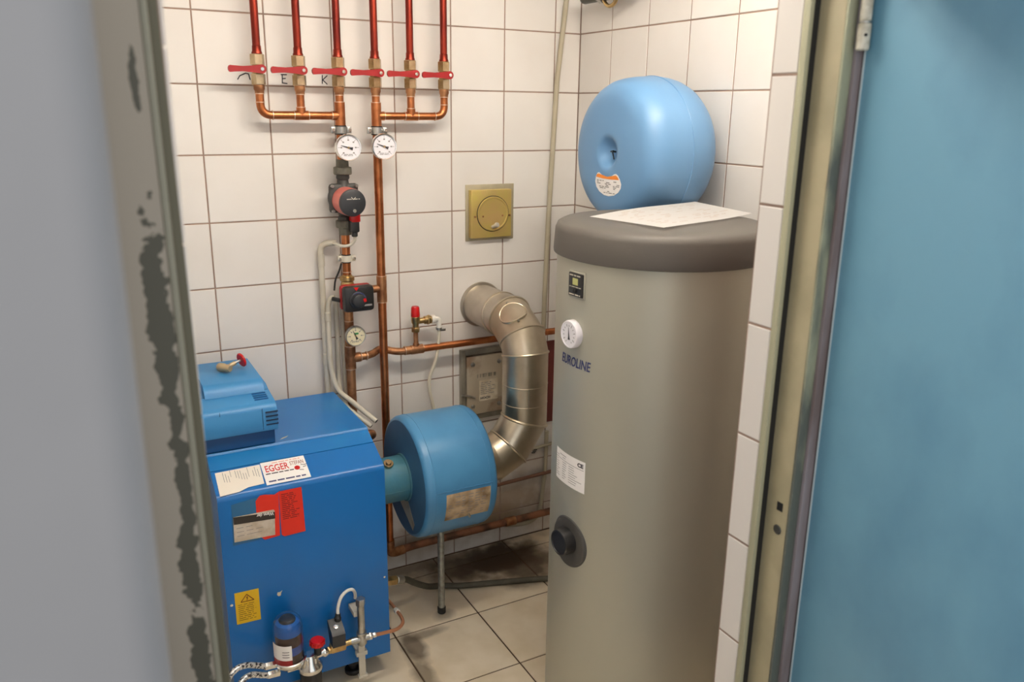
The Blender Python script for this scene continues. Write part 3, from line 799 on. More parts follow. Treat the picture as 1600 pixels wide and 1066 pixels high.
def seg_between(i, j, rad, seg=44):
    d = (pv[j]-pv[i]).normalized()
    a = Vector((1, 0, 0)) if abs(d.x) < .5 else Vector((0, 1, 0))
    x = d.cross(a).normalized(); y = d.cross(x).normalized()
    b = bm_new(); rings = []
    for k in (i, j):
        tt = mitre_ring(k, rad)[2]
        ring_ = []
        for q in range(seg):
            o = (x*math.cos(2*PI*q/seg)+y*math.sin(2*PI*q/seg))*rad
            o = o-d*(o.dot(tt)/d.dot(tt)); ring_.append(b.verts.new(pv[k]+o))
        rings.append(ring_)
    for q in range(seg):
        w = (q+1) % seg; b.faces.new((rings[0][q], rings[0][w], rings[1][w], rings[1][q]))
    return b, [v.co.copy() for v in rings[0]], [v.co.copy() for v in rings[1]]
rims = {}
for i in range(len(pv)-1):
    mat_ = m_flued if i in (6, 7) else m_flue
    b, r0, r1 = seg_between(i, i+1, R_F if i not in (6, 7) else R_F-.0015*(i-5))
    o = obj(names[i], b, mat_, t, smooth=.9)
    if i == 3: straight = o
    if i == 5: cover = o
    rims[i+1] = r1
for i in (2, 3, 4, 5, 6, 7):
    b = bm_new(); loop_tube(b, rims[i], .0040 if i != 3 else .0048, 8); obj('seam_rib', b, m_flue, t)
# socket band on the drum side
obj('socket_band', lathe(bm_new(), [(R_F+.001, 0), (R_F+.012, .001), (R_F+.012, .012), (R_F+.001, .013)], (-.078, YFL, ZFL), (1, 0, 0), 44, False, False), m_chrome, t)
# mid joint rings and lengthwise seam on the straight section
b = bm_new()
for z in (.735, .802): loop_tube(b, [(XF+R_F*math.cos(2*PI*k/44), YFL+R_F*math.sin(2*PI*k/44), z) for k in range(44)], .0011, 6)
obj('joint_bead', b, m_flue, straight)
b = bm_new(); a = math.radians(250); cyl(b, (XF+R_F*math.cos(a), YFL+R_F*math.sin(a), .735), (XF+R_F*math.cos(a), YFL+R_F*math.sin(a), .802), .0013, 6); obj('lengthwise_seam', b, m_sootf, straight)
# inspection cover (oval, wrapped on the cover segment)
d = (pv[6]-pv[5]).normalized(); xx = Vector((1, 0, 0)); nn_ = d.cross(xx).normalized()
if nn_.y > 0 : nn_ = -nn_
nn_ = Vector((0, -abs(nn_.y), abs(nn_.z)))
midp = (pv[5]+pv[6])/2
b = bm_new(); ring_pts = []
tilt = math.radians(-24)
c0 = None
grid = []
for rr_ in (0., .35, .7, .93, 1.0):
    rowp = []
    for q in range(28):
        ua = rr_*.050*math.cos(2*PI*q/28); va = rr_*.043*math.sin(2*PI*q/28)
        th_ = ua/R_F+tilt
        h = R_F+(.0060 if rr_ < .95 else .0005)
        rowp.append(midp+d*va+(xx*math.sin(th_)+nn_*math.cos(th_))*h)
    grid.append(rowp)
V = [[b.verts.new(p) for p in row] for row in grid[1:]]
cv = b.verts.new(grid[0][0])
for q in range(28):
    b.faces.new((cv, V[0][q], V[0][(q+1) % 28]))
    for k in range(len(V)-1): b.faces.new((V[k][q], V[k+1][q], V[k+1][(q+1) % 28], V[k][(q+1) % 28]))
obj('inspection_cover', b, m_flue, cover)
b = bm_new(); loop_tube(b, grid[3], .0022, 8); obj('cover_rim', b, m_flue, cover)
for v_, nm in ((.046, 'clip'), (-.046, 'clip')):
    p = midp+d*v_+(xx*math.sin(tilt)+nn_*math.cos(tilt))*(R_F+.002)
    b = bm_new(); cyl(b, p, p+nn_*.006, .004, 10); obj(nm, b, m_sootf, cover)
obj('wall_collar', lathe(bm_new(), [(R_F+.006, 0), (R_F+.006, .006), (R_F-.002, .008)], (XF, -.0005, 1.003), (0, -1, 0), 44), m_flued, t)
b = bm_new()
for k in range(3): cyl(b, (.1345+.004*k, YFL-.02, .545+.022*0+.005*k), (.147+.004*k, YFL-.02, .543+.005*k), .0022, 8)
obj('draw_bolt', b, m_seal, t)['kind'] = 'stuff'

# blue silencer drum
t = thing('silencer_drum', 'blue steel silencer drum between the boiler and silver flue', 'drum', (-.205, YFL, 0))
X0, X1, RD = -.333, -.088, .200
obj('shell', lathe(bm_new(), [(RD-.016, 0), (RD-.006, .003), (RD-.0005, .012), (RD, .030), (RD, X1-X0-.030), (RD-.0005, X1-X0-.012), (RD-.006, X1-X0-.003), (RD-.016, X1-X0)], (X0, YFL, ZFL), (1, 0, 0), 72, False, False), m_drum, t, smooth=.9)
obj('end_plate', lathe(bm_new(), [(RD-.014, 0), (RD-.02, .002), (RD-.05, .003)], (X0, YFL, ZFL), (1, 0, 0), 64), m_drumf, t)
obj('end_plate', lathe(bm_new(), [(RD-.014, 0), (RD-.02, .002), (RD-.05, .003)], (X1, YFL, ZFL), (-1, 0, 0), 64), m_drumf, t)
for x in (X0+.030, X1-.028):
    b = bm_new(); loop_tube(b, [(x, YFL+RD*math.cos(2*PI*k/72), ZFL+RD*math.sin(2*PI*k/72)) for k in range(72)], .0013, 6); obj('seam', b, m_drum, t)
def dpt(x, deg, h=0.): a = math.radians(deg); return Vector((x, YFL-(RD+h)*math.cos(a), ZFL+(RD+h)*math.sin(a)))
b = bm_new(); rr_ = random.Random(3); tube(b, [dpt(X0+.028+k*.0085, 5.5+rr_.uniform(-.5, .5), -.0003) for k in range(24)], .0020, 6); obj('weld_bead', b, m_drum, t)
def curved_sheet(x0, x1, d0, d1, nseg=10, h=.0006):
    b = bm_new(); V = [[b.verts.new(dpt(x, d0+(d1-d0)*k/nseg, h)) for k in range(nseg+1)] for x in (x0, x1)]
    for k in range(nseg): b.faces.new((V[0][k], V[1][k], V[1][k+1], V[0][k+1]))
    return b
lb = obj('rating_label', curved_sheet(-.270, -.118, -26.5, 2.5), m_paperbrn, t)
b = bm_new(); rr_ = random.Random(5)
for k in range(9):
    for q in range(6):
        if rr_.random() < .7:
            xx0 = -.262+q*.0225; merge(b, curved_sheet(xx0, xx0+.006+.012*rr_.random(), -23+k*2.7, -22.3+k*2.7, 1, .001))
obj('label_print', b, m_inkgrey, lb)['kind'] = 'stuff'
p = dpt(-.187, -24.5); b = bm_new(); ccyl(b, p, p+Vector((0, -.012, -.004)), .004, .001, 10); obj('rivet', b, m_steel, t)
b = bm_new(); plate(b, (X0-.0012, YFL+.02, ZFL-.085), (0, -.80, -.6), (0, -.6, .80), [(0, -.02), (.12, 0), (.115, .030), (.03, .050), (-.01, .045)], .0006); obj('scraped_patch', b, m_sootp, t)
obj('inlet_stub', cyl(bm_new(), (-.4715, YFL, ZFL), (X0+.004, YFL, ZFL), .0735, 44), m_stub, t)
b = bm_new(); loop_tube(b, [(X0-.002, YFL+.0745*math.cos(2*PI*k/40), ZFL+.0745*math.sin(2*PI*k/40)) for k in range(40)], .0045, 8); obj('weld_collar', b, m_stub, t)
b = bm_new(); tube(b, [(-.47+.011*k, YFL-.0728*math.cos(math.radians(-10)), ZFL+.0728*math.sin(math.radians(-10))+.0006*((k*7) % 3)) for k in range(13)], .0016, 6); obj('stub_weld', b, m_stub, t)
b = bm_new(); ccyl(b, (-.395, YFL-.03, ZFL+.0665), (-.395, YFL-.0345, ZFL+.0755), .016, .001, 20); ccyl(b, (-.395, YFL-.034, ZFL+.0745), (-.395, YFL-.0365, ZFL+.080), .009, .001, 16); obj('measuring_port', b, m_brassn, t)
lg = obj('support_leg', cyl(bm_new(), (-.205, YFL, .02), (-.205, YFL, ZFL-RD+.004), .0115, 18), m_gwasher, t)
obj('rubber_foot', ccyl(bm_new(), (-.205, YFL, .0), (-.205, YFL, .024), .0145, .002, 18), m_seal, lg)
obj('leg_socket', lathe(bm_new(), [(.0145, 0), (.0145, .022), (.022, .034)], (-.205, YFL, ZFL-RD-.026), (0, 0, 1), 18), m_drum, t)

# soot door on the wall
t = thing('soot_door', 'dull metal soot door with white label behind the flue', 'hatch', (.12, 0, .56))
b = bm_new()
box(b, .024, .042, -.022, 0, .56, .838, .002); box(b, .218, .236, -.022, 0, .56, .838, .002); box(b, .042, .218, -.022, 0, .816, .838, .002); box(b, .042, .218, -.022, 0, .56, .58, .002)
obj('frame', b, m_sootf, t)
b = bm_new(); box(b, .044, .216, -.028, -.006, .582, .812, .003); dp_ = obj('door_plate', b, m_sootp, t)
b = bm_new(); plate(b, (.094, -.0285, .633), (1, 0, .01), (0, 0, 1), rect(.078, .081), .0006); lb = obj('label', b, m_paperold, dp_)
b = bm_new(); print_lines(b, (.094, -.0292, .633), (1, 0, .01), (0, 0, 1), .006, .07, .024, .075, 7, .3, .6, 4); obj('label_print', b, m_inkgrey, lb)['kind'] = 'stuff'
obj('label_lettering', text_bm('HOCH', .0125, flatmap((.099, -.0293, .640), (1, 0, .01), (0, 0, 1), 1.1), .0004), m_ink, lb)
b = bm_new()
for k, w in enumerate((.003, .003, .008, .003, .009, .003, .009)): plate(b, (.086+.0115*k, -.0282, .727), (1, 0, .02), (0, 0, 1), rect(w, .014), .0008)
obj('embossed_mark', b, m_sootf, dp_)['kind'] = 'stuff'
for x, z in ((.068, .782), (.178, .782), (.068, .615), (.180, .612)):
    obj('rivet', lathe(bm_new(), [(.009, 0), (.009, .002), (.006, .006), (0, .0075)], (x, -.028, z), (0, -1, 0), 16), m_steel, dp_)
b = bm_new(); tube(b, [(.022, -.030, .668), (.050, -.034, .662), (.075, -.034, .652)], .004, 8); obj('latch', b, m_steel, t)
b = bm_new(); box(b, .245, .448, -.010, 0, .487, .826, .002)
t = tag(obj('dark_red_panel', b, m_redbrd), 'dark red wall panel between silver flue and grey tank', 'panel')

# pipes along the bottom of the back wall
t = thing('floor_level_pipe', 'rusty copper pipe running along wall just above the floor', 'pipe', (.1, -.05, .108))
obj('pipe', tube(bm_new(), smooth_path([(XB, YP, .14), (XB, YP, .108), (-.20, -.05, .108), (.44, -.05, .110)], .03, 6), .0145, 16), M('rusty_copper', (.34, .15, .08, 1), .55, .5, col2=(.13, .07, .045, 1), scale=16, lo=.42, hi=.6), t)
obj('elbow', tube(bm_new(), smooth_path([(XB, YP, .165), (XB, YP, .108), (-.235, -.057, .108)], .035, 6), .0175, 16), m_copold, t)
obj('joint', ccyl(bm_new(), (.20, -.05, .109), (.245, -.05, .109), .018), m_copold, t)
tag(obj('thin_pipe', cyl(bm_new(), (.10, -.020, .262), (.45, -.020, .272), .0075, 12), M('thin_pipe_brown', s(120, 84, 66), .5)), 'thin brown pipe fixed low on wall behind the drum', 'pipe')
tag(obj('pale_conduit', cyl(bm_new(), (.16, -.018, .372), (.45, -.018, .396), .0068, 12), m_conduit2), 'pale thin conduit crossing the wall below the dark red panel', 'conduit')
tag(obj('wall_hose', tube(bm_new(), spline([(.405, -.014, .45), (.402, -.014, .30), (.395, -.014, .215), (.380, -.014, .105), (.347, -.014, .066), (.287, -.014, .062), (.193, -.014, .084)], 6), .0085, 10), m_conduit2),
    'beige hose curving low on the wall beside the tank', 'hose')

# ================================================================== BOILER
BX0, BX1, BF = -.935, -.472, -.558
t = boiler = thing('boiler', 'bright blue oil boiler casing covered with stickers', 'boiler', (-.70, -.31, 0))
fold = [(BF, .688), (BF+.0006, .693), (BF+.0025, .6985), (BF+.0065, .7030), (BF+.012, .7060)]
b = bm_new(); prism_x(b, [(-.062, .075), (BF, .075)]+fold+[(-.470, .7405), (-.470, .71), (-.062, .71)], BX0, BX1)
bevel_all(b, .0022, 2, 1.2); body = obj('casing', b, m_boil, t)
b = bm_new(); prism_x(b, [(-.4672, .712), (-.4672, .7420), (-.4198, .7645), (-.4198, .712)], BX0+.001, BX1-.001); bevel_all(b, .0015, 2); obj('front_strip', b, m_boil2, t)
b = bm_new(); prism_x(b, [(-.417, .712), (-.417, .764), (-.412, .7685), (-.062, .7705), (-.062, .712)], BX0+.001, BX1+.0005); bevel_all(b, .002, 2); obj('top_panel', b, m_boil2, t)
for x, y in ((-.575, -.500), (-.875, -.500), (-.575, -.12), (-.875, -.12)):
    b = bm_new(); ccyl(b, (x, y, 0), (x, y, .016), .026, .003, 22); cyl(b, (x, y, .014), (x, y, .078), .011, 14); lathe(b, [(.018, 0), (.018, .012)], (x, y, .03), (0, 0, 1), 6)
    obj('foot', b, m_black, t)
# stickers on the sloping strip
sl = Vector((0, .088, .0375)).normalized(); ux = Vector((1, 0, 0))
o0 = Vector((-.9275, -.5485, .7077))
def onstrip(x, v): return Vector((x, -.5475, .7068+.0004))+sl*v
b = bm_new(); plate(b, onstrip(-.926, -.002), ux, sl, [(0, -.006), (.05, -.002), (.075, .008), (.118, .010), (.121, .082), (.002, .080)], .0006); st = obj('service_sticker', b, M('sticker_paper', s(240, 233, 220), .7), body)
b = bm_new(); rr_ = random.Random(8)
for k in range(15):
    if k in (4, 11): continue
    plate(b, onstrip(-.905+k*.0065, .034+.02*rr_.random())+Vector((0, -.0003, .0007)), sl, -ux, rect(.020+.016*rr_.random(), .0012), .0003)
obj('sticker_print', b, m_inkgrey, st)['kind'] = 'stuff'
b = bm_new(); plate(b, onstrip(-.803, -.001), ux, sl, rect(.121, .085), .0008); st = obj('firm_sticker', b, m_paper, body)
up_ = Vector((0, -.0003, .0009))
obj('firm_lettering', text_bm('EGGER', .0340, flatmap(onstrip(-.796, .046)+up_, ux, sl, .62, 1.), .0004), m_inkred, st)
obj('firm_lettering', text_bm('STEFAN', .0200, flatmap(onstrip(-.7265, .056)+up_, ux, sl, .56, 1.), .0001), M('ink_brown', s(150, 96, 80), .7), st)
b = bm_new(); print_lines(b, onstrip(-.803, 0)+up_, ux, sl, .006, .085, .036, .0405, 1, .8, .95, 11); obj('web_print', b, m_ink, st)['kind'] = 'stuff'
b = bm_new(); print_lines(b, onstrip(-.803, 0)+up_, ux, sl, .03, .11, .074, .079, 1, .6, .95, 12); obj('tagline_print', b, M('ink_pink', s(226, 170, 160), .7), st)['kind'] = 'stuff'
b = bm_new(); print_lines(b, onstrip(-.803, 0)+up_, ux, sl, .008, .115, .007, .013, 1, .8, .98, 14); obj('footer_print', b, m_inkblue, st)['kind'] = 'stuff'
b = bm_new(); rr_ = random.Random(2)
plate(b, onstrip(-.710, .042)+up_, ux, sl, [(.008*math.cos(q*PI/6), .008*math.sin(q*PI/6)) for q in range(12)], .0003); obj('flame_print', b, m_redcap, st)
b = bm_new()
for k, (dx, dv, w) in enumerate(((.014, .05, .012), (.018, .04, .010), (.006, .032, .012), (.022, .047, .008))):
    plate(b, onstrip(-.712+dx, dv)+up_, ux+sl*(.2 if k % 2 else -.25), sl, rect(w, .0028), .0003)
obj('tool_print', b, m_inkgrey, st)['kind'] = 'stuff'
# stickers on the front
FY = BF
def front(x, z, e=0.): return Vector((x, FY-.0006-e, z))
uz = Vector((0, 0, 1))
b = bm_new(); plate(b, front(-.905, .556), ux, uz, [(0, 0), (.118, .002), (.118, .128), (.075, .128), (.004, .120)], .0004); obj('sleeve_pocket', b, M('clear_pocket', s(52, 108, 152), .2), body)
b = bm_new(); plate(b, front(-.842, .553, .0006), ux, uz, [(.02, 0), (.062, .003), (.066, .134), (.055, .128), (.030, .134), (.016, .134), (.004, .120), (.004, .02)], .0004); obj('red_sticker', b, m_redst, body)
b = bm_new(); plate(b, front(-.7755, .550, .0006), ux, uz, [(0, .006), (.008, 0), (.066, .002), (.062, .138), (0, .138)], .0004); rs_ = obj('red_sticker', b, m_redst, body)
b = bm_new(); print_lines(b, front(-.7755, .550, .0013), ux, uz, .006, .055, .05, .13, 14, .4, .6, 21); obj('sticker_print', b, M('ink_darkred', s(120, 26, 16), .7), rs_)['kind'] = 'stuff'
b = bm_new(); plate(b, front(-.901, .566, .0016), ux, uz, [(0, 0), (.108, -.004), (.111, .068), (.108, .072), (.002, .074)], .0010); nt_ = obj('note_card', b, M('note_paper', s(205, 196, 182), .7, col2=s(186, 172, 152), scale=40), body)
b = bm_new(); plate(b, front(-.899, .618, .0027), ux, uz, [(0, 0), (.109, -.007), (.109, .013), (0, .022)], .0003); nb = obj('dark_band', b, M('print_black', (.03, .025, .02, 1), .6), nt_)
obj('card_lettering', text_bm('Wenn der', .0135, flatmap(front(-.793, .632, .0033), (-1, 0, .07), (-.07, 0, -1), .8), .0002), m_paper, nt_)
b = bm_new(); print_lines(b, front(-.901, .566, .0027), ux, uz, .008, .09, .010, .045, 3, .12, .5, 31); obj('scribble', b, m_inkgrey, nt_)['kind'] = 'stuff'
b = bm_new(); plate(b, front(-.9135, .313), (1, 0, -.035), (.0, 0, 1), rect(.065, .0985), .0005); ys = obj('warning_sticker', b, m_yellow, body)
b = bm_new()
tri = [(-.882, .400), (-.896, .381), (-.864, .381)]
tri = [(-.8815, .4005), (-.898, .3795), (-.863, .3785)]
for i in range(3):
    a = tri[i]; c_ = tri[(i+1) % 3]; d_ = Vector((c_[0]-a[0], 0, c_[1]-a[1])); n_ = Vector((-d_.z, 0, d_.x)).normalized()
    plate(b, front(a[0], a[1], .0006), d_, n_, [(0, -.001), (d_.length, -.001), (d_.length, .001), (0, .001)], .0003)
for (x0_, z0_), (x1_, z1_) in (((-.879, .395), (-.883, .389)), ((-.883, .389), (-.879, .390)), ((-.879, .390), (-.882, .382))):
    d_ = Vector((x1_-x0_, 0, z1_-z0_)); n_ = Vector((-d_.z, 0, d_.x)).normalized(); plate(b, front(x0_, z0_, .0006), d_, n_, [(0, -.0008), (d_.length, -.0008), (d_.length, .0008), (0, .0008)], .0003)
obj('warning_triangle', b, M('ink_maroon', s(90, 24, 14), .7), ys)
b = bm_new(); print_lines(b, front(-.9135, .313, .0006), (1, 0, -.035), uz, .007, .056, .008, .062, 9, .28, .8, 41); obj('sticker_print', b, M('ink_olive', s(110, 84, 10), .7), ys)['kind'] = 'stuff'
obj('casing_screw', lathe(bm_new(), [(.0042, 0), (.004, .002), (0, .003)], (-.923, FY, .378), (0, -1, 0), 14), m_chrome, body)
obj('casing_screw', lathe(bm_new(), [(.003, 0), (.003, .001)], (-.483, FY, .34), (0, -1, 0), 12), m_chrome, body)
b = bm_new(); plate(b, front(-.800, .372), ux, uz, [(0, .002), (.004, -.004), (.010, -.003), (.012, .006), (.016, .012), (.008, .008), (.002, .009)], .0004); obj('paint_chip', b, m_paperold, body)
b = bm_new(); plate(b, (-.728, -.395, .7690), (1, 0.3, 0), (-.3, 1, 0), [(0, 0), (.022, .004), (.034, .012), (.012, .008)], .0004); obj('paint_chip', b, m_paperold, boiler)

# burner cover on top
t = thing('burner_cover', 'blue plastic burner hood standing on the boiler top', 'burner', (-.85, -.26, .7705))
KX0, KX1 = -.985, -.738
b = bm_new(); box(b, KX0+.012, KX1-.006, -.412, -.100, .7705, .822, .003); obj('base', b, m_burnd, t)
b = bm_new(); prism_x(b, [(-.428, .817), (-.432, .828), (-.428, .880), (-.420, .892), (-.405, .897), (-.330, .906), (-.300, .914), (-.092, .914), (-.092, .817)], KX0, KX1)
bevel_all(b, .004, 3, .5); sh = obj('shell', b, m_burn, t)
b = bm_new()
prism_x(b, [(-.345, .905), (-.338, .918), (-.325, .934), (-.312, .938), (-.110, .940), (-.104, .936), (-.104, .905)], -.915, -.752)
bevel_all(b, .004, 3, .5); obj('lid', b, m_burn, t)
b = bm_new()
for z in (.872, .860, .848, .836):
    box(b, -.770, -.7365, -.4335, -.424, z-.0016, z+.0016)
obj('vent_slot', b, m_groove, sh)['kind'] = 'stuff'
b = bm_new()
for k in range(4):
    y = -.392+k*.013; z = .8985+(y+.405)*.12; box(b, -.790, -.752, y-.0018, y+.0018, z-.0016, z+.0018)
obj('vent_rib', b, M('vent_shade', s(24, 86, 140), .5), sh)['kind'] = 'stuff'
b = bm_new(); box(b, -.7790, -.7782, -.4325, -.43, .822, .885); box(b, -.892, -.8912, -.4325, -.43, .880, .892); box(b, KX0+.002, KX1-.002, -.3315, -.3305, .903, .9066)
obj('panel_gap', b, m_groove, sh)['kind'] = 'stuff'

# loose tap on the burner hood
t = thing('drain_tap', 'loose old brass tap with red handwheel lying on burner hood', 'tap', (-.81, -.235, .940))
zz = .940
b = bm_new(); lathe(b, [(.010, 0), (.013, .004), (.013, .020), (.011, .024), (.012, .034), (.009, .044)], (-.852, -.205, zz+.0135), (.62, -.76, 0), 18); cyl(b, (-.835, -.226, zz+.013), (-.806, -.215, zz+.022), .0068, 14)
obj('body', b, M('tap_nickel', s(186, 166, 132), .38, .35), t)
obj('spindle', cyl(bm_new(), (-.808, -.2155, zz+.0215), (-.786, -.208, zz+.0265), .004, 12), m_steel, t)
b = bm_new(); lathe(b, [(.019, 0), (.0215, .002), (.0215, .006), (.019, .008), (.008, .007), (0, .009)], (-.789, -.209, zz+.0255), (.9, .32, .22), 24); obj('handwheel', b, m_redcap, t)

# copper bend at the boiler's right side
t = thing('connection_bend', 'brown copper pipe bend at the back right of boiler', 'pipe', (-.40, -.16, .62))
obj('bend', tube(bm_new(), smooth_path([(-.4715, -.17, .640), (-.372, -.17, .640), (-.372, -.10, .60), (-.372, -.10, .3)], .03, 6), .0165, 16), m_copold, t)
obj('collar', ccyl(bm_new(), (-.4715, -.17, .640), (-.44, -.17, .640), .0215), m_brass, t)

# ------------------------------------------------------------------ oil filter group in front of the boiler
FYo = -.622
t = thing('oil_filter', 'oil deaerator with clear dome and blue float on boiler front', 'filter', (-.790, FYo, .15))
fx_ = -.790
b = bm_new(); lathe(b, [(.020, 0), (.040, .006), (.046, .014), (.0465, .022), (.043, .024), (.0415, .018)], (fx_, FYo, .186), (0, 0, 1), 40); box(b, fx_-.018, fx_+.018, FYo+.01, BF-.001, .185, .203, .003); box(b, fx_-.012, fx_+.055, FYo-.012, FYo+.014, .166, .188, .004)
obj('base_ring', b, m_chrome, t)
b = lathe(bm_new(), [(.0415, 0), (.0410, .092), (.0395, .112), (.035, .126), (.026, .135), (.012, .139), (0, .1395), (0, .1375), (.011, .137), (.025, .1332), (.0337, .1247), (.038, .1115), (.0395, .092), (.0400, 0), (.0415, 0)], (fx_, FYo, .206), (0, 0, 1), 40, False, False)
bmesh.ops.remove_doubles(b, verts=b.verts, dist=1e-5); obj('dome', b, m_glassy, t)
obj('oil_level', lathe(bm_new(), [(.0365, 0), (.0365, .085), (.030, .086), (0, .086)], (fx_, FYo, .206), (0, 0, 1), 36), m_oil, t)
obj('blue_band', lathe(bm_new(), [(.0368, 0), (.0370, .001), (.0370, .024), (.0368, .025)], (fx_, FYo, .2335), (0, 0, 1), 36, False, False), M('float_blue', s(66, 96, 176), .3), t)
obj('float_cap', lathe(bm_new(), [(.0365, 0), (.0360, .022), (.032, .033), (.022, .037), (0, .038)], (fx_, FYo, .290), (0, 0, 1), 36), m_bluecap, t)
obj('black_cap', lathe(bm_new(), [(.022, 0), (.023, .004), (.019, .009), (.010, .0065), (0, .006)], (fx_, FYo, .3285-.002), (0, 0, 1), 30), m_black, t)
def fsheet(d0, d1, z0, z1, r, mat, name):
    b = bm_new(); n = 8
    V = [[b.verts.new((fx_+r*math.cos(math.radians(d0+(d1-d0)*k/n)), FYo+r*math.sin(math.radians(d0+(d1-d0)*k/n)), z)) for k in range(n+1)] for z in (z0, z1)]
    for k in range(n): b.faces.new((V[0][k], V[0][k+1], V[1][k+1], V[1][k]))
    return obj(name, b, mat, t)
fsheet(178, 268, .226, .272, .0422, m_paper, 'label'); fsheet(178, 268, .208, .226, .0422, M('label_red', s(150, 30, 32), .5), 'red_label_foot')
for k in range(3): fsheet(232, 258, .236+.008*k, .2385+.008*k, .0426, m_inkgrey, 'label_line')
obj('inlet_nut', hexnut(bm_new(), (-.832, FYo-.008, .2045), (-.862, FYo-.014, .211), .019), m_chrome, t)
obj('inlet_nut', hexnut(bm_new(), (-.824, FYo-.012, .178), (-.858, FYo-.02, .186), .019), m_chrome, t)
for nm, lab, pts in (('fuel_hose', 'upper braided silver fuel hose left of the oil filter', [(-.858, FYo-.013, .210), (-.88, -.640, .224), (-.912, -.65, .243), (-.941, -.66, .246), (-.966, -.67, .224), (-.975, -.67, .14), (-.975, -.67, .011), (-1.04, -.62, .0085)]),
                     ('fuel_hose', 'lower braided silver fuel hose left of the oil filter', [(-.854, FYo-.019, .185), (-.872, -.645, .194), (-.901, -.655, .212), (-.925, -.665, .212), (-.945, -.68, .190), (-.955, -.69, .11), (-.955, -.69, .011), (-1.04, -.66, .0085)])):
    tag(obj(nm, tube(bm_new(), spline(pts, 7), .0082, 12), m_braid), lab, 'hose', 'braided fuel hoses')
t = thing('filter_cartridge', 'black oil filter cartridge with red knob on silver head', 'filter', (-.735, -.632, .03))
cx_, cy_ = -.737, -.634
obj('cartridge', lathe(bm_new(), [(.024, 0), (.0295, .004), (.0305, .012), (.0305, .128), (.029, .132)], (cx_, cy_, .030), (0, 0, 1), 32), m_black, t)
b = bm_new(); lathe(b, [(.032, 0), (.0345, .004), (.0345, .014), (.028, .024), (.022, .030), (.020, .046), (.016, .050)], (cx_, cy_, .158), (0, 0, 1), 32); box(b, cx_-.035, cx_, cy_-.008, cy_+.014, .174, .188, .003); cyl(b, (cx_, cy_+.005, .190), (cx_+.045, cy_+.010, .196), .011, 16)
for k in range(6): a = k*PI/3; box(b, cx_+.022*math.cos(a)-.002, cx_+.022*math.cos(a)+.002, cy_+.022*math.sin(a)-.002, cy_+.022*math.sin(a)+.002, .176, .202)
obj('head', b, m_chrome, t)
obj('knob_stem', cyl(bm_new(), (-.712, cy_+.006, .196), (-.712, cy_+.006, .228), .011, 16), m_black, t)
pr_ = []
b = bm_new(); lathe(b, [(.0185, 0), (.0205, .003), (.0205, .013), (.018, .017), (.006, .018), (0, .0175)], (-.712, cy_+.006, .226), (0, 0, 1), 24)
for k in range(12): a = 2*PI*k/12; cyl(b, (-.712+.0195*math.cos(a), cy_+.006+.0195*math.sin(a), .2285), (-.712+.0195*math.cos(a), cy_+.006+.0195*math.sin(a), .239), .0032, 8)
obj('knob', b, m_redcap, t)
obj('ball_joint', lathe(bm_new(), [(0, 0), (.010, .003), (.0135, .010), (.0135, .014), (.010, .021), (0, .024)], (-.704, cy_+.009, .192), (1, .05, .02), 20), m_chrome, t)
t = thing('solenoid_valve', 'brass fuel valve with black solenoid coil and white cable', 'valve', (-.655, FYo, .17))
b = bm_new(); hexnut(b, (-.683, FYo-.003, .194), (-.676, FYo-.002, .194), .020); box(b, -.676, -.630, FYo-.013, FYo+.011, .184, .210, .005); cyl(b, (-.632, FYo, .198), (-.612, FYo, .199), .009, 16); obj('valve_body', b, m_brass, t)
b = bm_new(); prism_x(b, [(FYo-.020, .208), (FYo-.022, .247), (FYo-.010, .258), (FYo+.026, .274), (FYo+.028, .262), (FYo+.012, .210)], -.672, -.634); bevel_all(b, .003, 2, .5); cl = obj('coil', b, m_pumpblk, t)
b = bm_new(); lathe(b, [(.007, 0), (.007, .003), (.004, .004)], (-.655, FYo-.001, .262), (0, -.4, .9), 18); obj('coil_nut', b, m_chrome, cl)
obj('cable_gland', lathe(bm_new(), [(.010, 0), (.0105, .010), (.009, .012), (.0075, .022)], (-.644, FYo+.020, .266), (.15, .15, .97), 18), m_black, t)
obj('cable', tube(bm_new(), spline([(-.641, FYo+.023, .287), (-.639, FYo+.026, .305), (-.628, FYo+.03, .332), (-.609, FYo+.035, .345), (-.590, FYo+.042, .341), (-.580, FYo+.05, .322), (-.577, FYo+.058, .30)], 7), .0048, 12), m_whitep, t)
t = thing('mounting_post', 'upright galvanised pipe post with cross fitting on boiler front', 'post', (-.58, FYo, .06))
px_ = -.580
b = bm_new(); cyl(b, (px_, FYo, .212), (px_, FYo, .318), .0105, 20); obj('tube', b, m_steel, t)
obj('cap_nut', hexnut(bm_new(), (px_, FYo, .311), (px_, FYo, .333), .024), m_steel, t)
b = bm_new(); cyl(b, (px_-.034, FYo, .199), (px_+.022, FYo, .199), .0105, 18); lathe(b, [(.010, 0), (.0145, .006), (.0145, .014), (.011, .032), (.0155, .036), (.0155, .043), (.011, .044)], (px_, FYo, .178), (0, 0, 1), 22); obj('cross_fitting', b, m_steel, t)
b = bm_new(); hexnut(b, (px_+.020, FYo, .199), (px_+.030, FYo, .198), .020); hexnut(b, (px_+.033, FYo, .198), (px_+.043, FYo, .198), .014); obj('compression_nut', b, m_chrome, t)
b = bm_new(); box(b, px_-.010, px_+.010, FYo+.004, FYo+.012, .060, .182, .002); box(b, px_-.017, px_+.017, FYo+.003, FYo+.02, .136, .150, .002); box(b, px_-.012, px_+.016, FYo+.003, FYo+.020, .060, .068, .002); box(b, px_-.012, px_+.012, FYo+.012, BF-.0005, .140, .148); obj('bracket', b, m_conduit, t)
b = bm_new(); box(b, px_-.018, px_+.012, FYo+.010, BF-.0005, .268, .284, .002); obj('clip', b, m_conduit, t)
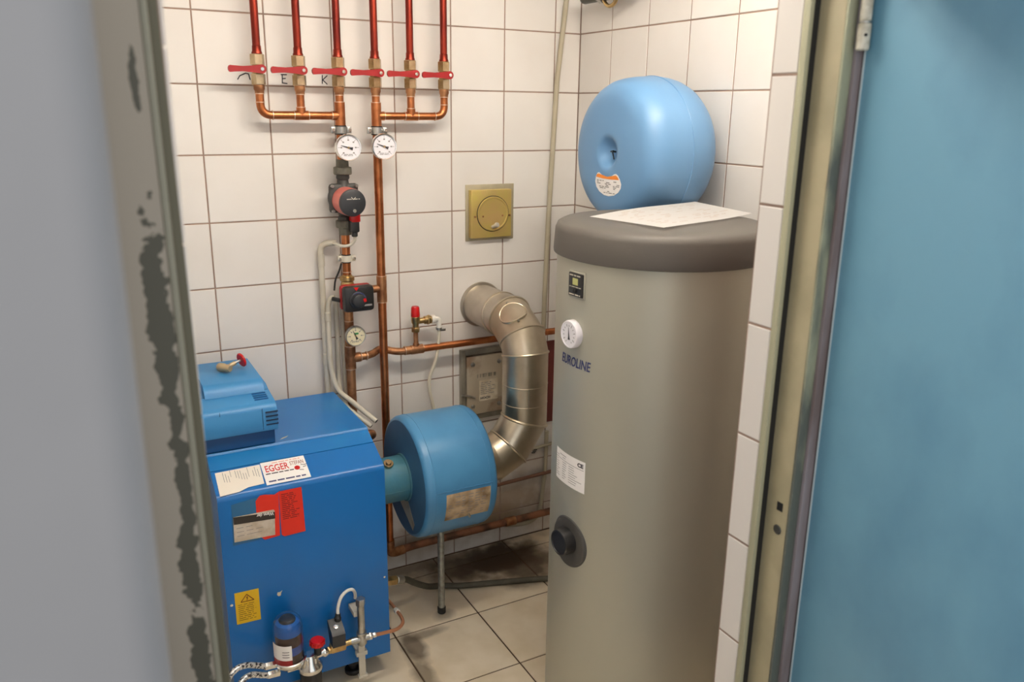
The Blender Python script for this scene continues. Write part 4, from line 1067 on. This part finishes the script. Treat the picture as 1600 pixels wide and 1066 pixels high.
t = thing('fuel_pipe', 'thin copper fuel pipe curling around boiler corner', 'pipe', (-.45, -.58, .17))
fp = spline([(px_+.040, FYo, .198), (-.510, -.616, .191), (-.466, -.602, .180), (-.436, -.575, .174), (-.424, -.535, .167), (-.419, -.485, .156), (-.417, -.42, .147), (-.430, -.36, .150), (-.4715, -.33, .155)], 7)
obj('tube', tube(bm_new(), fp, .0055, 12), M('copper_bright', (.66, .30, .16, 1), .42, .55), t)
obj('nut', hexnut(bm_new(), (-.4195, -.490, .157), (-.4185, -.468, .153), .016), m_whitep, t)

# drain hose at the right of the boiler
t = thing('floor_hose', 'dark grey hose lying across floor from boiler to the tank', 'hose', (0, -.25, 0))
obj('tube', tube(bm_new(), spline([(-.335, -.28, .130), (-.305, -.268, .118), (-.262, -.238, .075), (-.205, -.222, .035), (-.15, -.205, .0125), (-.083, -.238, .0115), (.006, -.268, .0115), (.098, -.298, .0115), (.226, -.344, .0115), (.34, -.42, .0115), (.43, -.56, .0115)], 7), .0110, 12), m_hose, t)
obj('fitting', hexnut(bm_new(), (-.395, -.295, .150), (-.350, -.287, .139), .030), m_brass, t)
obj('drain_nipple', cyl(bm_new(), (-.4715, -.30, .155), (-.385, -.294, .149), .012, 16), m_seal, t)
b = bm_new(); ccyl(b, (-.350, -.287, .139), (-.322, -.276, .126), .0150); obj('hose_clamp', b, m_steel, t)

# ================================================================== HOT WATER TANK
TX, TY, TR = .110, -1.026, .260
t = thing('water_tank', 'tall silver grey hot water tank with dark lid', 'tank', (TX, TY, 0))
body = obj('jacket', lathe(bm_new(), [(TR-.012, .030), (TR-.002, .034), (TR, .045), (TR, 1.375)], (TX, TY, 0), (0, 0, 1), 96), m_tank, t, smooth=.9)
obj('lid', lathe(bm_new(), [(.262, 1.356), (.2685, 1.358), (.2695, 1.366), (.2660, 1.416), (.2610, 1.428), (.2500, 1.4345), (.2, 1.4395), (0, 1.442)], (TX, TY, 0), (0, 0, 1), 96), m_lid, t, smooth=.9)
for k in range(3):
    a = math.radians(150+120*k); b = bm_new(); lathe(b, [(.018, 0), (.024, .004), (.024, .030), (.017, .042)], (TX+.252*math.cos(a), TY+.252*math.sin(a), 0), (0, 0, 1), 20); obj('foot', b, m_black, t)
def tp(deg, z, h=0.):
    a = math.radians(deg); return Vector((TX+(TR+h)*math.cos(a), TY+(TR+h)*math.sin(a), z))
def tsheet(d0, d1, z0, z1, h=.0006, n=10):
    b = bm_new(); V = [[b.verts.new(tp(d0+(d1-d0)*k/n, z, h)) for k in range(n+1)] for z in (z0, z1)]
    for k in range(n): b.faces.new((V[0][k], V[0][k+1], V[1][k+1], V[1][k]))
    return b
def tan(deg): a = math.radians(deg); return Vector((math.cos(a), math.sin(a), 0)), Vector((-math.sin(a), math.cos(a), 0))
# display
dn, dt = tan(184.5)
def tbox(deg, w, h, z, d0, d1, bev=.0015):
    n, tg = tan(deg); b = bm_new(); q = box(bm_new(), -w/2, w/2, d0, d1, -h/2, h/2, bev)
    c = Vector((TX, TY, z))+n*TR
    return merge(b, q, Matrix((( tg.x, n.x, 0, c.x), (tg.y, n.y, 0, c.y), (0, 0, 1, c.z), (0, 0, 0, 1))))
obj('display_bezel', tbox(184.5, .060, .066, 1.300, -.010, .0025, .002), m_tank, t)
dp_ = obj('display', tbox(184.5, .054, .056, 1.300, .0, .0065, .002), m_black, t)
def onface(deg, u, z, h):   # u to the right as seen from outside
    n, tg = tan(deg); return Vector((TX, TY, z))+n*(TR+h)+tg*u
b = tbox(184.5, .020, .016, 1.308, .006, .0070, 0); obj('lcd', b, m_lcd, dp_)
n_, tg_ = tan(184.5)
b = bm_new()
print_lines(b, onface(184.5, -.022, 1.320, .0068), tg_, uz, 0, .044, 0, .005, 1, .6, .9, 51)
print_lines(b, onface(184.5, -.022, 1.293, .0068), tg_, uz, 0, .044, 0, .004, 1, .5, .9, 52)
print_lines(b, onface(184.5, -.022, 1.274, .0068), tg_, uz, 0, .044, 0, .005, 1, .6, .9, 53)
obj('display_print', b, m_conduit, dp_)['kind'] = 'stuff'
p = onface(184.5, .0, 1.286, .0062); b = bm_new(); ccyl(b, p, p+n_*.004, .0055, .001, 14); obj('key', b, m_dark, dp_)
# thermometer on the tank
def tank_dial(deg, z, r):
    n, tg = tan(deg); o = Vector((TX, TY, z))+n*TR
    tt_ = thing('tank_thermometer', 'white round thermometer on upper front of the grey tank', 'gauge', o)
    obj('case', lathe(bm_new(), [(r*.9, -.006), (r, 0), (r, .012), (r*.96, .016), (r*.88, .0165), (r*.86, .015), (0, .015)], o, n, 40), m_white, tt_)
    b = bm_new()
    for k in range(13):
        a = math.radians(240-25*k); ca, sa = math.cos(a), math.sin(a); u_ = tg*ca+uz*sa; v_ = uz*ca-tg*sa
        plate(b, o+n*.0152+u_*r*.55, u_, v_, [(0, -.0008), (r*(.2 if k % 2 else .12), -.0008), (r*(.2 if k % 2 else .12), .0008), (0, .0008)], .0003)
    obj('scale_print', b, m_inkgrey, tt_)['kind'] = 'stuff'
    a = math.radians(96); u_ = tg*math.cos(a)+uz*math.sin(a); v_ = uz*math.cos(a)-tg*math.sin(a)
    b = bm_new(); plate(b, o+n*.0156, u_, v_, [(-r*.38, -.0042), (-r*.1, -.0018), (r*.5, -.0003), (r*.5, .0003), (-r*.1, .0018), (-r*.38, .0042)], .0005); obj('pointer', b, m_ink, tt_)
tank_dial(183, 1.1785, .0345)
# lettering wrapped on the jacket
def wrap(deg0, z0, sx, sy, skew=0.):
    def f(c):
        deg = deg0+math.degrees((c.x*sx+c.y*skew)/TR); return tp(deg, z0+c.y*sy, .0008+c.z)
    return f
obj('brand_lettering', text_bm('EUROLINE', .0340, wrap(171.3, 1.0960, .72, 1.0, .12), .0005), m_inkblue, body)
lb = obj('rating_label', tsheet(168.0, 196.0, .775, .860), m_paper, body)
b = bm_new()
rr_ = random.Random(9)
for k in range(11):
    z = .848-k*.0062
    if k in (0,): merge(b, tsheet(173, 180, z, z+.0016, .001, 2)); continue
    if k == 2: merge(b, tsheet(168.6, 195, z, z+.0012, .001, 6)); continue
    merge(b, tsheet(168.8, 170.5+3*rr_.random(), z, z+.0014, .001, 1)); merge(b, tsheet(176, 178.5+2*rr_.random(), z, z+.0014, .001, 1))
    if k > 2: merge(b, tsheet(182.5, 187+7*rr_.random(), z, z+.0013, .001, 2))
obj('label_print', b, m_inkgrey, lb)['kind'] = 'stuff'
obj('ce_mark', text_bm('CE', .017, wrap(190.0, .842, 1.0, .85), .0007), m_ink, lb)
# flange cap
n, tg = tan(184.2); o = Vector((TX, TY, .620))+n*TR
fl = obj('flange_cover', lathe(bm_new(), [(.066, -.020), (.066, -.004), (.064, -.001), (.060, .001), (0, .001)], o, n, 44), m_lidk, t)
b = bm_new()
V = [[b.verts.new(Vector((TX, TY, .620))+0*uz+ (lambda u_, v_: tp(184.2+math.degrees(u_/TR), 0, .0025)-Vector((TX, TY, 0))+uz*v_)(.069*rr*math.cos(2*PI*k/44), .069*rr*math.sin(2*PI*k/44))) for k in range(44)] for rr in (.4, .7, .97)]
W = [b.verts.new(Vector((TX, TY, .620))+tp(184.2+math.degrees(.069*math.cos(2*PI*k/44)/TR), 0, .0)-Vector((TX, TY, 0))+uz*.069*math.sin(2*PI*k/44)) for k in range(44)]
V.append(W)
for a_, c_ in zip(V, V[1:]):
    for k in range(44): b.faces.new((a_[k], a_[(k+1) % 44], c_[(k+1) % 44], c_[k]))
b.faces.new(V[0]); obj('flange_rim', b, m_lidk, t)
obj('flange_cap', lathe(bm_new(), [(.036, 0), (.0355, .024), (.034, .030), (.031, .031), (.030, .028), (0, .028)], o+uz*.004, n, 40), m_black, t)

# sheet of paper on the lid
b = bm_new()
pc = [(-.048, -.936), (-.020, -1.192), (.358, -1.076), (.390, -.818)]
n1, n2 = 14, 10; V = []
for i in range(n1+1):
    row = []
    for j in range(n2+1):
        u, v = i/n1, j/n2
        p = (Vector((*pc[0], 0))*(1-u)*(1-v)+Vector((*pc[3], 0))*u*(1-v)+Vector((*pc[2], 0))*u*v+Vector((*pc[1], 0))*(1-u)*v)
        z = 1.4432+.010*(math.sin(PI*u)*(1-v)**2)*.8+.009*max(0, u-.55)**2*4*(1-.3*v)+.004*v*(1-u)
        row.append(b.verts.new((p.x, p.y, z)))
    V.append(row)
for i in range(n1):
    for j in range(n2): b.faces.new((V[i][j], V[i+1][j], V[i+1][j+1], V[i][j+1]))
bmesh.ops.solidify(b, geom=b.faces[:], thickness=.0006)
t = thing('paper_sheet', 'white printed paper sheet lying on the dark tank lid', 'paper', (.15, -1.0, 1.443))
sh = obj('sheet', b, m_paper, t)
b = bm_new(); rr_ = random.Random(12)
def pz(u, v): return 1.4432+.010*(math.sin(PI*u)*(1-v)**2)*.8+.009*max(0, u-.55)**2*4*(1-.3*v)+.004*v*(1-u)+.0012
def pp(u, v):
    p = (Vector((*pc[0], 0))*(1-u)*(1-v)+Vector((*pc[3], 0))*u*(1-v)+Vector((*pc[2], 0))*u*v+Vector((*pc[1], 0))*(1-u)*v); return Vector((p.x, p.y, pz(u, v)))
for k in range(14):
    v = .10+k*.058; u = .12
    while u < .85:
        w = .03+.07*rr_.random()
        if rr_.random() < .45:
            q = [b.verts.new(x_) for x_ in (pp(u, v), pp(u+w, v), pp(u+w, v+.012), pp(u, v+.012))]; b.faces.new(q)
        u += w+.03
obj('sheet_print', b, M('ink_pale', s(222, 206, 194), .8), sh)['kind'] = 'stuff'

# ================================================================== EXPANSION VESSEL
VX, VY, VZ, VR = .20, -.645, 1.580, .215
t = thing('expansion_vessel', 'round light blue expansion vessel mounted on the right wall', 'vessel', (XC, VY, VZ-VR))
prof = [(0, .030), (.010, .029), (.022, .024), (.034, .014), (.042, .005), (.049, .001), (.056, 0), (.085, .001), (.110, .003), (.132, .004), (.155, .007), (.171, .0115), (.184, .019), (.195, .031), (.2035, .047), (.2085, .067), (.2125, .098), (.215, .140),
        (.215, .150), (.213, .175), (.208, .200), (.198, .224), (.182, .245), (.160, .258), (.120, .266), (.06, .270), (0, .270)]
obj('shell', lathe(bm_new(), prof, (VX, VY, VZ), (1, 0, 0), 96), m_vessel, t, smooth=.9)
b = bm_new(); loop_tube(b, [(VX+.139, VY+.2150*math.cos(2*PI*k/90), VZ+.2150*math.sin(2*PI*k/90)) for k in range(90)], .0018, 6); obj('seam', b, m_vessel, t)
b = bm_new(); tube(b, [(VX+.028, VY-.002, VZ+.003), (VX+.010, VY-.006, VZ+.004), (VX+.006, VY-.022, VZ+.006)], .0028, 8); tube(b, [(VX+.010, VY-.012, VZ+.004), (VX+.018, VY-.010, VZ-.018)], .002, 8); obj('valve_stem', b, m_black, t)
lab = [(-.058, .040), (-.050, .056), (-.040, .060), (-.028, .052), (-.014, .046), (.004, .045), (.022, .049), (.034, .058), (.044, .061), (.054, .055), (.062, .040), (.068, .022), (.066, .004), (.054, -.014), (.034, -.028), (.008, -.034), (-.016, -.032), (-.040, -.020), (-.056, -.002), (-.062, .020)]
import bisect
def vface(u, v, h=.0008):   # u: towards -Y, v: up, relative to the axis
    r = math.hypot(u, v); px = None
    pr2 = prof[6:]
    for (ra, xa), (rb, xb) in zip(pr2, pr2[1:]):
        if ra <= r <= rb: px = xa+(xb-xa)*(r-ra)/(rb-ra); break
    return Vector((VX+(px or 0)-h, VY-u, VZ+v))
LU, LV = .005, -.097
lab = [(a_, b_*.70-.002) for a_, b_ in lab]
def vpoly(pts, h):
    b = bm_new(); cu = sum(p[0] for p in pts)/len(pts); cv_ = sum(p[1] for p in pts)/len(pts); prev = None
    rings_ = []
    for f_ in (.33, .66, 1.): rings_.append([b.verts.new(vface(LU+cu+(p[0]-cu)*f_, LV+cv_+(p[1]-cv_)*f_, h)) for p in pts])
    c_ = b.verts.new(vface(LU+cu, LV+cv_, h)); n_ = len(pts)
    for k in range(n_):
        w = (k+1) % n_; b.faces.new((c_, rings_[0][k], rings_[0][w]))
        for a_, d_ in zip(rings_, rings_[1:]): b.faces.new((a_[k], a_[w], d_[w], d_[k]))
    return b
lb = obj('label', vpoly(lab, .0012), m_paper, t)
ob_ = [(-.056, .040), (-.050, .052), (-.040, .054), (-.028, .046), (-.014, .041), (.004, .040), (.022, .044), (.034, .052), (.044, .055), (.052, .050), (.059, .038), (.02, .036), (-.02, .036)]
ob_ = [(a_, b_*.70-.002) for a_, b_ in ob_]
obj('orange_band', vpoly(ob_, .0020), m_orange, lb)
b = bm_new(); rr_ = random.Random(4)
for k in range(9):
    v = .016-k*.0042; hw = .05 if v > -.008 else .032
    u = -hw
    while u < hw:
        w = .006+.014*rr_.random()
        if rr_.random() < .55 and not (.01 < u < .02): merge(b, vpoly([(u, v), (u+w, v), (u+w, v+.0022), (u, v+.0022)], .0022))
        u += w+.004
obj('label_print', b, m_inkgrey, lb)['kind'] = 'stuff'
b = bm_new(); ccyl(b, (VX+.262, VY, VZ), (XC+.0005, VY, VZ), .07, .003, 32); obj('wall_bracket', b, m_steel, t)
